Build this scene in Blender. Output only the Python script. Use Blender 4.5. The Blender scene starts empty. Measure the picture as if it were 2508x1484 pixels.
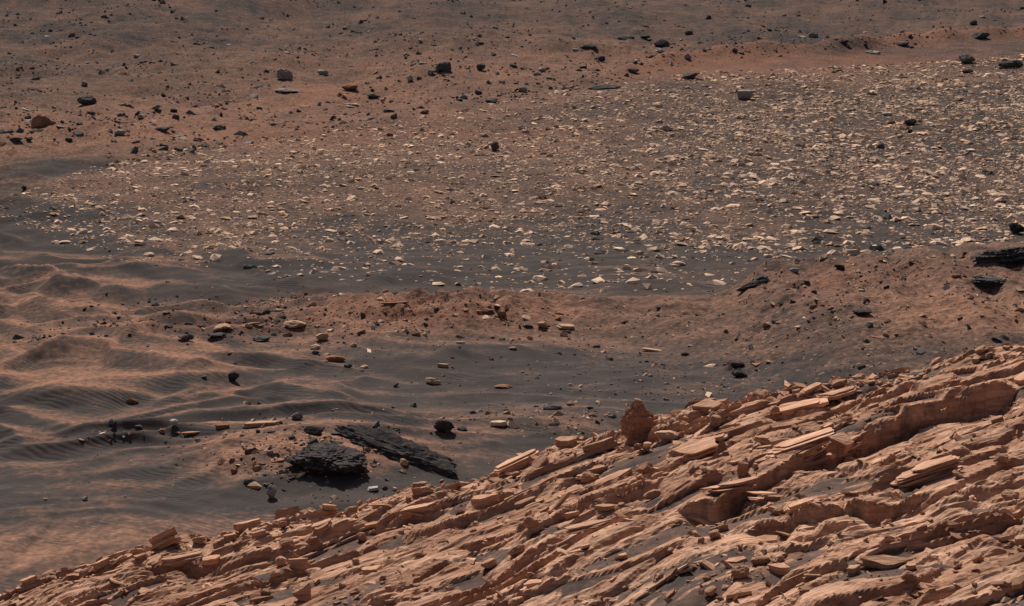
import bpy, bmesh, math, random
import numpy as np
from mathutils import Vector, Matrix, Quaternion, Euler

# ------------------------------------------------------------------ camera, sky, sun, exposure
scene = bpy.context.scene
COL = scene.collection
CAM_Z, HFOV, PITCH = 10.0, 28.0, 10.06
PW, PH = 2508.0, 1484.0                        # picture size used for measuring
FPX = PW / 2 / math.tan(math.radians(HFOV / 2))

cam_data = bpy.data.cameras.new('camera')
cam_data.sensor_width = 36
cam_data.lens = 18 / math.tan(math.radians(HFOV / 2))
cam_data.clip_start, cam_data.clip_end = 0.5, 9000
cam = bpy.data.objects.new('camera', cam_data)
COL.objects.link(cam)
cam.location = (0, 0, CAM_Z)
cam.rotation_euler = (math.radians(90 - PITCH), 0, 0)
scene.camera = cam

SUN_EL, SUN_AZ = 44.0, -14.0                   # azimuth from straight ahead, negative = to the left
world = bpy.data.worlds.new('World')
scene.world = world
world.use_nodes = True
wn = world.node_tree
bg = wn.nodes['Background']
sky = wn.nodes.new('ShaderNodeTexSky')
sky.sky_type = 'NISHITA'
sky.sun_disc = False
sky.sun_elevation = math.radians(SUN_EL)
sky.sun_rotation = math.radians(SUN_AZ)
sky.dust_density = 4.0
sky.air_density = 0.8
wn.links.new(sky.outputs[0], bg.inputs[0])
bg.inputs[1].default_value = 0.05

sun_data = bpy.data.lights.new('sun', 'SUN')
sun_data.energy = 5.0
sun_data.angle = math.radians(0.5)
sun_data.color = (1.0, 0.95, 0.89)
sun = bpy.data.objects.new('sun', sun_data)
COL.objects.link(sun)
_e, _a = math.radians(SUN_EL), math.radians(SUN_AZ)
SUN_DIR = Vector((math.sin(_a) * math.cos(_e), math.cos(_a) * math.cos(_e), math.sin(_e)))
sun.rotation_euler = SUN_DIR.to_track_quat('Z', 'Y').to_euler()
sun.location = (0, 0, 60)

vs = scene.view_settings
vs.view_transform = 'Standard'
vs.look = 'None'
vs.exposure = 0.2
vs.gamma = 1.0
vs.use_curve_mapping = False

rng = np.random.default_rng(7)

# ------------------------------------------------------------------ noise
_perm = np.random.default_rng(11).permutation(256).astype(np.int64)
_perm = np.concatenate([_perm, _perm, _perm])
_ang = np.random.default_rng(12).random(256) * 2 * np.pi
_g2 = np.stack([np.cos(_ang), np.sin(_ang)], 1)
_g3 = np.random.default_rng(13).normal(size=(256, 3))
_g3 /= np.linalg.norm(_g3, axis=1)[:, None]


def pn2(x, y, seed=0):
    x = np.asarray(x, float) + seed * 17.31
    y = np.asarray(y, float) + seed * 9.77
    xi = np.floor(x).astype(np.int64); yi = np.floor(y).astype(np.int64)
    xf = x - xi; yf = y - yi
    u = xf * xf * xf * (xf * (xf * 6 - 15) + 10); v = yf * yf * yf * (yf * (yf * 6 - 15) + 10)
    X = xi & 255; Y = yi & 255

    def g(ix, iy, dx, dy):
        h = _perm[_perm[(X + ix) & 255] + ((Y + iy) & 255)]
        return _g2[h, 0] * dx + _g2[h, 1] * dy
    a = g(0, 0, xf, yf); b = g(1, 0, xf - 1, yf); c = g(0, 1, xf, yf - 1); d = g(1, 1, xf - 1, yf - 1)
    return 1.5 * ((a * (1 - u) + b * u) * (1 - v) + (c * (1 - u) + d * u) * v)


def fbm2(x, y, octs=3, seed=0):
    s = 0; amp = 1.0; f = 1.0
    for i in range(octs):
        s = s + amp * pn2(np.asarray(x) * f, np.asarray(y) * f, seed + i * 3)
        amp *= 0.5; f *= 2.03
    return s


def pn3(p, seed=0):
    p = p + np.array([seed * 7.13, seed * 3.71, seed * 5.37])
    i = np.floor(p).astype(np.int64); f = p - i
    w = f * f * f * (f * (f * 6 - 15) + 10)
    I = i & 255
    out = 0
    for a in (0, 1):
        for b in (0, 1):
            for c in (0, 1):
                h = _perm[_perm[_perm[(I[:, 0] + a) & 255] + ((I[:, 1] + b) & 255)] + ((I[:, 2] + c) & 255)]
                d = (_g3[h] * (f - np.array([a, b, c]))).sum(1)
                ww = (w[:, 0] if a else 1 - w[:, 0]) * (w[:, 1] if b else 1 - w[:, 1]) * (w[:, 2] if c else 1 - w[:, 2])
                out = out + d * ww
    return 1.5 * out


def sm(a, b, x):
    t = np.clip((x - a) / (b - a), 0, 1)
    return t * t * (3 - 2 * t)


# ------------------------------------------------------------------ measuring: picture <-> place
_p = math.radians(PITCH)


def ray(u, v):
    a = (u - PW / 2) / FPX; b = (PH / 2 - v) / FPX
    return np.array([a, math.cos(_p) + b * math.sin(_p), -math.sin(_p) + b * math.cos(_p)])


def at_y(u, v, y):
    r = ray(u, v); t = y / r[1]
    return r[0] * t, CAM_Z + r[2] * t            # x, z


def to_px(x, y, z):
    dz = z - CAM_Z
    f = y * math.cos(_p) - dz * math.sin(_p)
    f = np.where(f < 0.5, 0.5, f)
    up = y * math.sin(_p) + dz * math.cos(_p)
    return PW / 2 + FPX * x / f, PH / 2 - FPX * up / f


# ------------------------------------------------------------------ the shape of the land
def interp(pts):
    pts = sorted(pts)
    xs = np.array([p[0] for p in pts]); ys = np.array([p[1] for p in pts])
    return lambda x: np.interp(x, xs, ys)


MID_Y = 54.0
_mid = [at_y(u, v, MID_Y) for u, v in [(300, 812), (430, 797), (560, 775), (640, 762), (760, 746), (860, 733), (1000, 719), (1150, 719), (1300, 727),
                                       (1420, 738), (1560, 742), (1750, 731), (1800, 712), (1850, 690), (1950, 655), (2100, 640), (2300, 612), (2508, 598), (2900, 590)]]
mid_z = interp([(-30, 0.0), (-11, 0.0)] + [(x, max(z, 0)) for x, z in _mid] + [(40, 2.6)])
crest_y = interp([(-60, 52), (-19.7, 79), (-10.2, 92.7), (1, 108.6), (12.4, 126), (36, 142), (90, 165)])
FIELD_Y0, FIELD_S = 60.0, 0.042

_dune_crests = []


def dune_crest(pts, h, wf, wb, end=1.0):
    w = []
    for u, v in pts:
        r = ray(u, v); t = -CAM_Z / r[2]
        w.append((r[0] * t, r[1] * t))
    _dune_crests.append((w, h, wf, wb, end))


dune_crest([(-120, 935), (20, 905), (130, 872), (200, 866), (265, 868), (275, 895), (360, 908), (480, 925), (600, 945)], 0.26, 0.9, 1.7)
dune_crest([(-100, 1060), (60, 1075), (200, 1084), (270, 1098), (320, 1125)], 0.15, 1.4, 1.6)
dune_crest([(-100, 1160), (60, 1180), (150, 1192), (300, 1180), (420, 1192)], 0.12, 1.1, 1.5)
dune_crest([(-80, 1215), (20, 1245), (70, 1262), (180, 1262), (360, 1268)], 0.14, 1.0, 1.2)
dune_crest([(-40, 990), (60, 990), (250, 985), (420, 995)], 0.15, 0.8, 1.3)
dune_crest([(120, 965), (260, 955), (420, 960), (560, 950)], 0.16, 0.9, 1.3)
dune_crest([(360, 1005), (470, 985), (560, 1000), (640, 1012)], 0.15, 0.7, 1.2)
dune_crest([(580, 1000), (690, 975), (790, 998), (900, 1000)], 0.16, 0.8, 1.2)
dune_crest([(40, 740), (140, 728), (260, 735), (360, 748)], 0.24, 1.1, 2.0)
dune_crest([(200, 675), (300, 663), (420, 680), (560, 690)], 0.2, 1.3, 1.8)
dune_crest([(-60, 700), (80, 690), (180, 702)], 0.2, 1.0, 1.8)
dune_crest([(300, 725), (430, 722), (560, 735), (640, 742)], 0.16, 1.1, 1.6)
dune_crest([(-40, 775), (60, 755), (180, 778), (330, 782)], 0.17, 1.0, 1.6)
dune_crest([(250, 870), (400, 818), (520, 812)], 0.2, 1.2, 2.2)
dune_crest([(-60, 1440), (60, 1395), (180, 1360), (300, 1340), (400, 1310)], 0.16, 0.7, 1.2)
dune_crest([(-60, 1360), (80, 1325), (150, 1275)], 0.16, 0.9, 1.2)
dune_crest([(760, 835), (900, 870), (1050, 890), (1200, 880)], 0.10, 1.2, 1.8)
dune_crest([(1000, 905), (1150, 868), (1350, 860), (1500, 880)], 0.12, 1.1, 2.0)
dune_crest([(640, 1045), (760, 1035), (900, 1045)], 0.1, 0.8, 1.2)
dune_crest([(1800, 765), (1950, 748), (2080, 775)], 0.16, 1.6, 2.2)
dune_crest([(1420, 715), (1600, 702), (1760, 715)], 0.14, 1.8, 2.0)
for _k, (_u, _v) in enumerate([(60, 510), (220, 505), (40, 545), (150, 560), (60, 590), (330, 620), (520, 640), (700, 660), (860, 690), (700, 700), (1000, 690),
                               (520, 655), (200, 600), (60, 400), (170, 380), (300, 372), (100, 425)]):
    dune_crest([(_u - 110, _v + 8), (_u - 30, _v - 3), (_u + 40, _v - 1), (_u + 130, _v + 9)], 0.11 + 0.02 * (_k % 4), 1.2, 1.8)


def ground_z(x, y, fine=True):
    """height of the sandy valley, the ridges, the stone field hill and the far slope"""
    x = np.asarray(x, float); y = np.asarray(y, float)
    u, v = to_px(x, y, np.zeros_like(x))
    z = np.zeros_like(x)
    inview = sm(4, 20, y)
    # mid ridge: low mound in the middle, long rise on the right
    k = sm(2.0, 9.0, x)
    wobble = 0.9 * pn2(x / 3.1, x * 0 + 2.2, 4)
    t = y - (MID_Y + wobble * (1 - 0.5 * k))
    wf = 3.6 + 14.0 * k; wb = 3.0 + 2.5 * k
    env = np.where(t < 0, sm(-wf, 0, t), 1 - sm(0, wb, t))
    mz = mid_z(x)
    rug = (0.5 + 0.5 * sm(0.2, 1.0, mz)) * mz
    z = z + env * (mz * (1 + .12 * pn2(x / .8, x * 0, 22)) + (0.42 - .33 * k) * np.minimum(rug, 1.2) * fbm2(x / 1.3, y / 1.1, 4, 21))
    # sandy rise carrying the two black boulders, and its neighbour on the right
    for (pu, pv, rx, ry, h) in [(810, 1110, 3.0, 3.0, 0.5), (1400, 1045, 1.8, 1.5, 0.3), (640, 1140, 1.6, 1.5, 0.12), (660, 1035, 1.3, .8, .10)]:
        r = ray(pu, pv); tt = -CAM_Z / r[2]
        z = z + h * np.exp(-((x - r[0] * tt) / rx) ** 2 - ((y - r[1] * tt) / ry) ** 2)
    # stone field hill
    yc = crest_y(x) + 2.5 * pn2(x / 9, x * 0, 8)
    fy = np.minimum(y, yc)
    d = fy - FIELD_Y0
    ramp = FIELD_S * np.where(d > 0, d * sm(0, 14, d), 0)
    hill = sm(62, 75, y)
    tt = np.maximum(y - yc, 0)
    far = -1.0 * (1 - np.exp(-tt / 4.5)) + 0.055 * tt + 0.10 * np.maximum(tt - 70, 0) * sm(70, 160, tt)
    far = np.minimum(far, 140)
    z = z + np.where(y > yc, ramp + far, ramp)
    z = z + hill * (0.28 * fbm2(x / 11, y / 14, 2, 31) + 0.05 * fbm2(x / 1.7, y / 2.2, 2, 33))
    fb = sm(2, 25, tt)
    z = z + fb * (0.75 * fbm2(x / 13, y / 20, 3, 41) + 0.20 * fbm2(x / 2.6, y / 3.4, 3, 43))
    z = z + .55 * np.exp(-((y - yc) / 2.4) ** 2) * sm(4, 12, x) * (1 + .5 * pn2(x / 3.0, x * 0, 44))
    z = z + .25 * np.exp(-((y - yc) / 2.0) ** 2) * (1 + pn2(x / 2.0, x * 0, 45))
    z = z + sm(60, 200, tt) * 5.0 * fbm2(x / 70, y / 90, 3, 47)
    # dunes
    dm = np.clip(1.15 - sm(350, 1300, u) * 0.85, 0, 1) * (1 - sm(60, 68, y) * sm(-40, 260, u)) * (1 - 0.8 * env * sm(.15, .5, mz)) * (1 - sm(95, 115, y))
    dm = dm * (1 - 0.8 * sm(1500, 2100, u))
    lam = 1.5 + 0.9 * sm(40, 70, y)
    ph = y / lam + 1.5 * pn2(x / 7, y / 5, 51) + 0.5 * pn2(x / 2.2, y / 2.0, 53) + 0.05 * x
    s = ph - np.floor(ph)
    prof = np.where(s < 0.36, (s / 0.36) ** 1.25, ((1 - s) / 0.64) ** 1.6)
    amp = (1 - .75 * (1 - sm(34.5, 37.5, y))) * np.clip(0.19 + 0.24 * pn2(x / 4.0, y / 3.0, 55), 0.02, 0.23) * (.35 + .65 * sm(36.5, 41, y))
    ph2 = y / (lam * .53) + 1.6 * pn2(x / 3.1, y / 3.0, 58) - 0.06 * x
    s2 = ph2 - np.floor(ph2)
    prof = prof + .35 * np.where(s2 < 0.36, (s2 / 0.36) ** 1.25, ((1 - s2) / 0.64) ** 1.6)
    ph3 = y / .62 + .18 * x + 1.3 * pn2(x / 2.4, y / 1.9, 59)
    s3 = ph3 - np.floor(ph3)
    z = z + dm * .030 * np.clip(.5 + 1.2 * pn2(x / 3.5, y / 2.5, 60), 0, 1) * np.where(s3 < .4, s3 / .4, (1 - s3) / .6) * inview * (1 - sm(60, 66, y))
    z = z + dm * amp * prof * inview
    for (w, h, wf_, wb_, end) in _dune_crests:
        xs = [a for a, b in w]; ys = [b for a, b in w]
        if not np.any((x > min(xs) - 2) & (x < max(xs) + 2)):
            continue
        cy = np.interp(x, xs, ys)
        tt2 = y - cy + 0.12 * pn2(x / 1.2, y / 1.2, 57)
        ex = sm(min(xs) - 0.3 * (max(xs) - min(xs)) * 0, min(xs) + 0.3 * (max(xs) - min(xs)), x) * (1 - sm(max(xs) - 0.3 * (max(xs) - min(xs)), max(xs), x))
        pr = np.where(tt2 < 0, np.exp(-(tt2 / wf_) ** 2 * 1.0) * 0.6 + 0.4 * np.clip(1 + tt2 / wf_, 0, 1), np.exp(-tt2 / wb_))
        z = z + (0.55 + .85 * sm(38, 44, y)) * h * ex * pr
    if fine:
        z = z + 0.006 * fbm2(x / 0.25, y / 0.3, 2, 61) * inview
        # small knobbly relief wherever there is rubble
        rb = np.maximum(env * sm(.1, .5, mz), sm(1, 8, tt))
        z = z + rb * (1 - .5 * env * k) * (0.05 * fbm2(x / .45, y / .6, 3, 63) + .07 * np.maximum(fbm2(x / 1.1, y / 1.3, 3, 64), 0))
    return z


# foreground bedrock slope
FG_Y = 24.0
_fg = [at_y(u, v, FG_Y) for u, v in [(-400, 1545), (0, 1458), (200, 1402), (400, 1347), (600, 1302), (800, 1268), (1000, 1212), (1200, 1162),
                                     (1350, 1112), (1520, 1066), (1650, 1018), (1850, 982), (2000, 962), (2090, 942), (2300, 900), (2508, 862), (3000, 800)]]
fg_z = interp(_fg)


def cells(px, py, seed):
    """cellular pattern: distance to the border, and per-cell random height and tilts"""
    xi = np.floor(px).astype(np.int64); yi = np.floor(py).astype(np.int64)
    f1 = np.full(px.shape, 9.0); f2 = np.full(px.shape, 9.0)
    h = np.zeros(px.shape); dx0 = np.zeros(px.shape); dy0 = np.zeros(px.shape); h2 = np.zeros(px.shape); h3 = np.zeros(px.shape)
    for i in (-1, 0, 1):
        for j in (-1, 0, 1):
            a = (xi + i + seed * 7) & 255; b = (yi + j + seed * 13) & 255
            q = _perm[_perm[a] + b]
            jx = _perm[q + 17] / 255.0; jy = _perm[q + 91] / 255.0
            dx = px - (xi + i + .1 + .8 * jx); dy = py - (yi + j + .1 + .8 * jy)
            d = np.sqrt(dx * dx + dy * dy)
            near = d < f1
            f2 = np.where(near, f1, np.minimum(f2, d))
            f1 = np.where(near, d, f1)
            h = np.where(near, _perm[q + 133] / 127.5 - 1, h)
            h2 = np.where(near, _perm[q + 57] / 127.5 - 1, h2)
            h3 = np.where(near, _perm[q + 201] / 127.5 - 1, h3)
            dx0 = np.where(near, dx, dx0); dy0 = np.where(near, dy, dy0)
    return f2 - f1, h, h2 * dx0, h3 * dy0


def smoothstairs(n, edge):
    f = np.floor(n); s = n - f
    return f + sm(1 - edge, 1, s)


_scarps = []


def scarp(pts, h, fade):
    w = []
    for u, v in pts:
        r = ray(u, v); y = 20.0
        for _ in range(30):                     # meet the plane of the slope
            y = .5 * y + .5 * (float(fg_z(r[0] / r[1] * y)) + .02 * (FG_Y - y) - CAM_Z) / (r[2] / r[1])
        w.append((r[0] / r[1] * y, y))
    _scarps.append((np.array([a for a, b in w]), np.array([b for a, b in w]), h, fade))


scarp([(1640, 1262), (1760, 1222), (1850, 1182), (1960, 1132), (2090, 1078), (2260, 1015), (2500, 950)], .30, 1.1)
scarp([(1330, 1262), (1420, 1248), (1520, 1225), (1640, 1200)], .12, .7)
scarp([(330, 1392), (420, 1378), (520, 1366), (620, 1350)], .13, .6)
scarp([(1620, 1112), (1720, 1098), (1830, 1085)], .10, .5)
scarp([(1850, 1016), (1960, 1003), (2090, 972), (2200, 950)], .14, .7)
scarp([(900, 1290), (1000, 1262), (1120, 1232)], .12, .6)
scarp([(1800, 1300), (1950, 1262), (2120, 1250), (2300, 1200)], .18, .9)
scarp([(1100, 1330), (1200, 1318), (1330, 1290)], .12, .6)


def bedrock_parts(x, y):
    base = fg_z(x) + 0.02 * (FG_Y - y) + 0.10 * fbm2(x / 2.3, y / 2.3, 2, 71)
    bare = 0
    for sx, sy, sh, fade in _scarps:
        ys = np.interp(x, sx, sy) + .10 * fbm2(x / .35, y * 0, 3, 95)
        ends = sm(sx[0], sx[0] + .35, x) * (1 - sm(sx[-1] - .35, sx[-1], x))
        t = ys - y
        bare = bare + .25 * ends * np.exp(-((t - .02) / .16) ** 2)
        base = base + sh * ends * np.where(t > 0, .45 * np.exp(-np.maximum(t, 0) / fade) * -1 * sm(0, .05, t) * 1.6 + .28 * (1 - sm(0, .05, t)), .28 * np.exp(np.minimum(t, 0) / .8))
    # the layers strike away to the right
    th = math.radians(27)
    wx = x + .12 * fbm2(x / 1.1, y / 1.1, 2, 87); wy = y + .10 * fbm2(x / 1.2, y / .9, 2, 88)
    p = wx * math.cos(th) + wy * math.sin(th); q = -wx * math.sin(th) + wy * math.cos(th)
    # long ledges
    n1 = 2.2 * fbm2(p / 4.5, q / 1.3, 2, 73) + 0.55 * q
    step1 = 0.115 * (n1 * .95 - smoothstairs(n1, 0.17)) * -1
    # broken plates of two sizes, each at its own height and tilt, with open joints
    e1, h1, tx1, ty1 = cells(p / 1.5, q / 0.50, 3)
    e2, h2, tx2, ty2 = cells(p / 0.42 + 31, q / 0.15, 5)
    area = sm(-.05, .45, fbm2(p / 2.4, q / 1.2, 2, 89))
    w1 = sm(0, .24, e1); w2 = sm(0, .38, e2)
    plates = (0.042 * h1 + 0.06 * tx1 + 0.075 * ty1) * w1 - 0.06 * (1 - w1)
    chips = ((0.020 * h2 + 0.02 * tx2 + 0.025 * ty2) * w2 - 0.022 * (1 - w2)) * (.02 + .98 * area)
    # fine layering on the plates
    n3 = 2.5 * fbm2(p / 1.6, q / 0.11, 2, 77) + 5.0 * q
    step3 = 0.014 * (smoothstairs(n3, 0.3) - n3)
    rock = base + step1 + plates + chips + step3 + 0.004 * fbm2(p / .3, q / .07, 2, 79)
    zl = (rock - base) / .030 + .8 * fbm2(p / 1.2, q / .9, 2, 90)
    rock = rock + .034 * .45 * (smoothstairs(zl, .6) - zl + .5)
    sand = base + 0.10 * fbm2(p / 2.6, q / 0.9, 2, 81) - 0.050 - bare
    return rock, sand


def bedrock_z(x, y, mask=False):
    x = np.asarray(x, float); y = np.asarray(y, float)
    rock, sand = bedrock_parts(x, y)
    z = np.maximum(rock, sand)
    cy = FG_Y + 0.5 * pn2(x / 1.3, x * 0, 83) + 0.25 * pn2(x / .35, x * 0, 85)
    t = y - cy
    drop = np.where(t > 0, 0.62 * t * sm(-.2, 1.2, t), 0)
    z = z - drop
    z = z - 0.25 * sm(26, 34, y) * (y - 26) * (y > 26)
    if mask:
        return z, sm(-0.012, 0.012, rock - sand)
    return z


def land_z(x, y):
    g = ground_z(x, y)
    b = bedrock_z(x, y)
    return np.where(np.asarray(y) < 36, np.maximum(g, b), g)


_rs = np.concatenate([np.linspace(9, 27, 900), np.linspace(27.02, 36, 200), np.geomspace(36.03, 420, 2500)])


def hit(u, v):
    """first point of the land under a picture position -> x, y, z, metres per pixel"""
    r = ray(u, v); r = r / r[1]
    x = r[0] * _rs; zz = CAM_Z + r[2] * _rs
    h = land_z(x, _rs)
    i = int(np.argmax(h >= zz))
    y = _rs[i]
    return x[i], y, float(h[i]), y / FPX


# ------------------------------------------------------------------ materials
def new_mat(name):
    m = bpy.data.materials.new(name)
    m.use_nodes = True
    nt = m.node_tree
    b = nt.nodes['Principled BSDF']
    b.inputs['Roughness'].default_value = 1.0
    b.inputs['Specular IOR Level'].default_value = 0.0
    return m, nt, b


def N(nt, kind, **kw):
    n = nt.nodes.new(kind)
    for k, v in kw.items():
        setattr(n, k, v)
    return n


def mixc(nt, fac, a, b, blend='MIX'):
    n = N(nt, 'ShaderNodeMix', data_type='RGBA', blend_type=blend)
    for sock, val in ((n.inputs[0], fac), (n.inputs[6], a), (n.inputs[7], b)):
        if isinstance(val, (int, float)):
            sock.default_value = val
        elif isinstance(val, tuple):
            sock.default_value = (*val, 1)
        else:
            nt.links.new(val, sock)
    return n.outputs[2]


def math_(nt, op, a, b=None, c=None, clamp=False):
    n = N(nt, 'ShaderNodeMath', operation=op, use_clamp=clamp)
    for i, val in enumerate((a, b, c)):
        if val is None:
            continue
        if isinstance(val, (int, float)):
            n.inputs[i].default_value = val
        else:
            nt.links.new(val, n.inputs[i])
    return n.outputs[0]


def noise(nt, vec, scale, detail=4, rough=0.55, mapping=None):
    if mapping:
        mp = N(nt, 'ShaderNodeMapping')
        mp.inputs['Scale'].default_value = mapping
        nt.links.new(vec, mp.inputs[0]); vec = mp.outputs[0]
    n = N(nt, 'ShaderNodeTexNoise')
    n.inputs['Scale'].default_value = scale
    n.inputs['Detail'].default_value = detail
    n.inputs['Roughness'].default_value = rough
    nt.links.new(vec, n.inputs['Vector'])
    return n.outputs[0]


def ramp(nt, fac, lo, hi):
    n = N(nt, 'ShaderNodeMapRange', clamp=True)
    n.inputs[1].default_value = lo; n.inputs[2].default_value = hi
    nt.links.new(fac, n.inputs[0])
    return n.outputs[0]


SAND = (0.052, 0.0455, 0.044)
SAND2 = (0.074, 0.061, 0.0555)
DUST = (0.150, 0.083, 0.058)
DUST2 = (0.300, 0.163, 0.110)
RED = (0.22, 0.094, 0.06)
BED = (0.36, 0.195, 0.125)
BED2 = (0.60, 0.365, 0.245)
BED3 = (0.17, 0.085, 0.06)


def sand_colour(nt, pos, dust):
    nA = noise(nt, pos, 0.9, 5, .6, (1, 1.6, 1))
    nB = noise(nt, pos, 7.0, 4, .6)
    s = mixc(nt, ramp(nt, nA, .35, .65), SAND, SAND2)
    d = mixc(nt, ramp(nt, nB, .35, .7), DUST, DUST2)
    nC = noise(nt, pos, 2.6, 6, .7, (.7, 1.3, 1))
    dd = math_(nt, 'ADD', dust, math_(nt, 'MULTIPLY', math_(nt, 'SUBTRACT', nB, .5), .8))
    dd = math_(nt, 'ADD', dd, math_(nt, 'MULTIPLY', math_(nt, 'SUBTRACT', nA, .5), .6))
    dd = math_(nt, 'ADD', dd, math_(nt, 'MULTIPLY', math_(nt, 'SUBTRACT', nC, .5), .75))
    return mixc(nt, ramp(nt, dd, .10, 1.0), s, d), nB


def ground_material():
    m, nt, b = new_mat('dusty_sand')
    tc = N(nt, 'ShaderNodeTexCoord').outputs['Object']
    dust = N(nt, 'ShaderNodeAttribute', attribute_name='dust').outputs['Fac']
    red = N(nt, 'ShaderNodeAttribute', attribute_name='red').outputs['Fac']
    rub = N(nt, 'ShaderNodeAttribute', attribute_name='rubble').outputs['Fac']
    c, nB = sand_colour(nt, tc, dust)
    c = mixc(nt, math_(nt, 'MULTIPLY', red, ramp(nt, nB, .3, .6)), c, RED)
    # gravel: grains of other colours
    vo = N(nt, 'ShaderNodeTexVoronoi'); vo.inputs['Scale'].default_value = 5.5
    nt.links.new(tc, vo.inputs['Vector'])
    sep = N(nt, 'ShaderNodeSeparateColor'); nt.links.new(vo.outputs['Color'], sep.inputs[0])
    dark = math_(nt, 'MULTIPLY', math_(nt, 'GREATER_THAN', sep.outputs[0], .72), math_(nt, 'LESS_THAN', vo.outputs['Distance'], .34))
    c = mixc(nt, math_(nt, 'MULTIPLY', math_(nt, 'MULTIPLY', dark, rub), .7), c, (.055, .045, .043))
    lite = math_(nt, 'MULTIPLY', math_(nt, 'GREATER_THAN', sep.outputs[1], .86), math_(nt, 'LESS_THAN', vo.outputs['Distance'], .3))
    c = mixc(nt, math_(nt, 'MULTIPLY', math_(nt, 'MULTIPLY', lite, rub), .5), c, (.34, .22, .15))
    nt.links.new(c, b.inputs['Base Color'])
    # wind ripples and grit
    wv = N(nt, 'ShaderNodeTexWave', wave_type='BANDS', bands_direction='Y')
    wv.inputs['Scale'].default_value = 2.3; wv.inputs['Distortion'].default_value = 14
    wv.inputs['Detail'].default_value = 2; wv.inputs['Detail Scale'].default_value = .35
    mp = N(nt, 'ShaderNodeMapping'); mp.inputs['Rotation'].default_value = (0, 0, .5)
    nt.links.new(tc, mp.inputs[0]); nt.links.new(mp.outputs[0], wv.inputs[0])
    patch = ramp(nt, noise(nt, tc, .45, 2), .45, .62)
    hgt = math_(nt, 'MULTIPLY', math_(nt, 'MULTIPLY', wv.outputs['Fac'], patch), math_(nt, 'SUBTRACT', 1.0, rub, clamp=True))
    b1 = N(nt, 'ShaderNodeBump'); b1.inputs['Strength'].default_value = .7; b1.inputs['Distance'].default_value = .012
    nt.links.new(hgt, b1.inputs['Height'])
    b2 = N(nt, 'ShaderNodeBump'); b2.inputs['Distance'].default_value = .05
    nt.links.new(math_(nt, 'ADD', math_(nt, 'MULTIPLY', rub, .8), .12), b2.inputs['Strength'])
    nt.links.new(noise(nt, tc, 9, 6, .65), b2.inputs['Height']); nt.links.new(b1.outputs[0], b2.inputs['Normal'])
    nt.links.new(b2.outputs[0], b.inputs['Normal'])
    return m


def strata_colour(nt, vec, mapping, rnd=None):
    n1 = noise(nt, vec, 1.0, 6, .65, mapping)
    n2 = noise(nt, vec, 3.0, 5, .6)
    c = mixc(nt, ramp(nt, n1, .38, .62), BED, BED2)
    c = mixc(nt, math_(nt, 'MULTIPLY', ramp(nt, n2, .5, .72), .75), c, BED3)
    return c, n1, n2


def bedrock_material():
    m, nt, b = new_mat('layered_bedrock')
    tc = N(nt, 'ShaderNodeTexCoord').outputs['Object']
    rock = N(nt, 'ShaderNodeAttribute', attribute_name='rock').outputs['Fac']
    mpr = N(nt, 'ShaderNodeMapping', vector_type='POINT'); mpr.inputs['Rotation'].default_value = (0, 0, math.radians(-27))
    nt.links.new(tc, mpr.inputs[0])
    c, n1, n2 = strata_colour(nt, mpr.outputs[0], (1.0, 15, 24))
    val = N(nt, 'ShaderNodeValue'); val.outputs[0].default_value = .36
    nL = noise(nt, tc, .55, 4, .6, (1, 1.8, 1)); nM = noise(nt, tc, 1.9, 5, .65, (1, 2.5, 1))
    c = mixc(nt, math_(nt, 'MULTIPLY', ramp(nt, nL, .42, .62), .7), c, (.24, .118, .075))
    c = mixc(nt, math_(nt, 'MULTIPLY', ramp(nt, nM, .56, .70), .6), c, (.50, .33, .235))
    c = mixc(nt, math_(nt, 'MULTIPLY', ramp(nt, noise(nt, tc, 3.3, 5, .7), .54, .68), .7), c, (.15, .092, .072))
    s, _ = sand_colour(nt, tc, val.outputs[0])
    rk = ramp(nt, math_(nt, 'ADD', rock, math_(nt, 'MULTIPLY', math_(nt, 'SUBTRACT', n2, .5), .6)), .3, .7)
    nt.links.new(mixc(nt, rk, s, c), b.inputs['Base Color'])
    b1 = N(nt, 'ShaderNodeBump'); b1.inputs['Distance'].default_value = .035
    nt.links.new(math_(nt, 'MULTIPLY_ADD', rk, .9, .05), b1.inputs['Strength'])
    nt.links.new(n1, b1.inputs['Height'])
    b2 = N(nt, 'ShaderNodeBump'); b2.inputs['Strength'].default_value = .5; b2.inputs['Distance'].default_value = .02
    nt.links.new(noise(nt, tc, 22, 5, .6), b2.inputs['Height']); nt.links.new(b1.outputs[0], b2.inputs['Normal'])
    nt.links.new(b2.outputs[0], b.inputs['Normal'])
    return m


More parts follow.
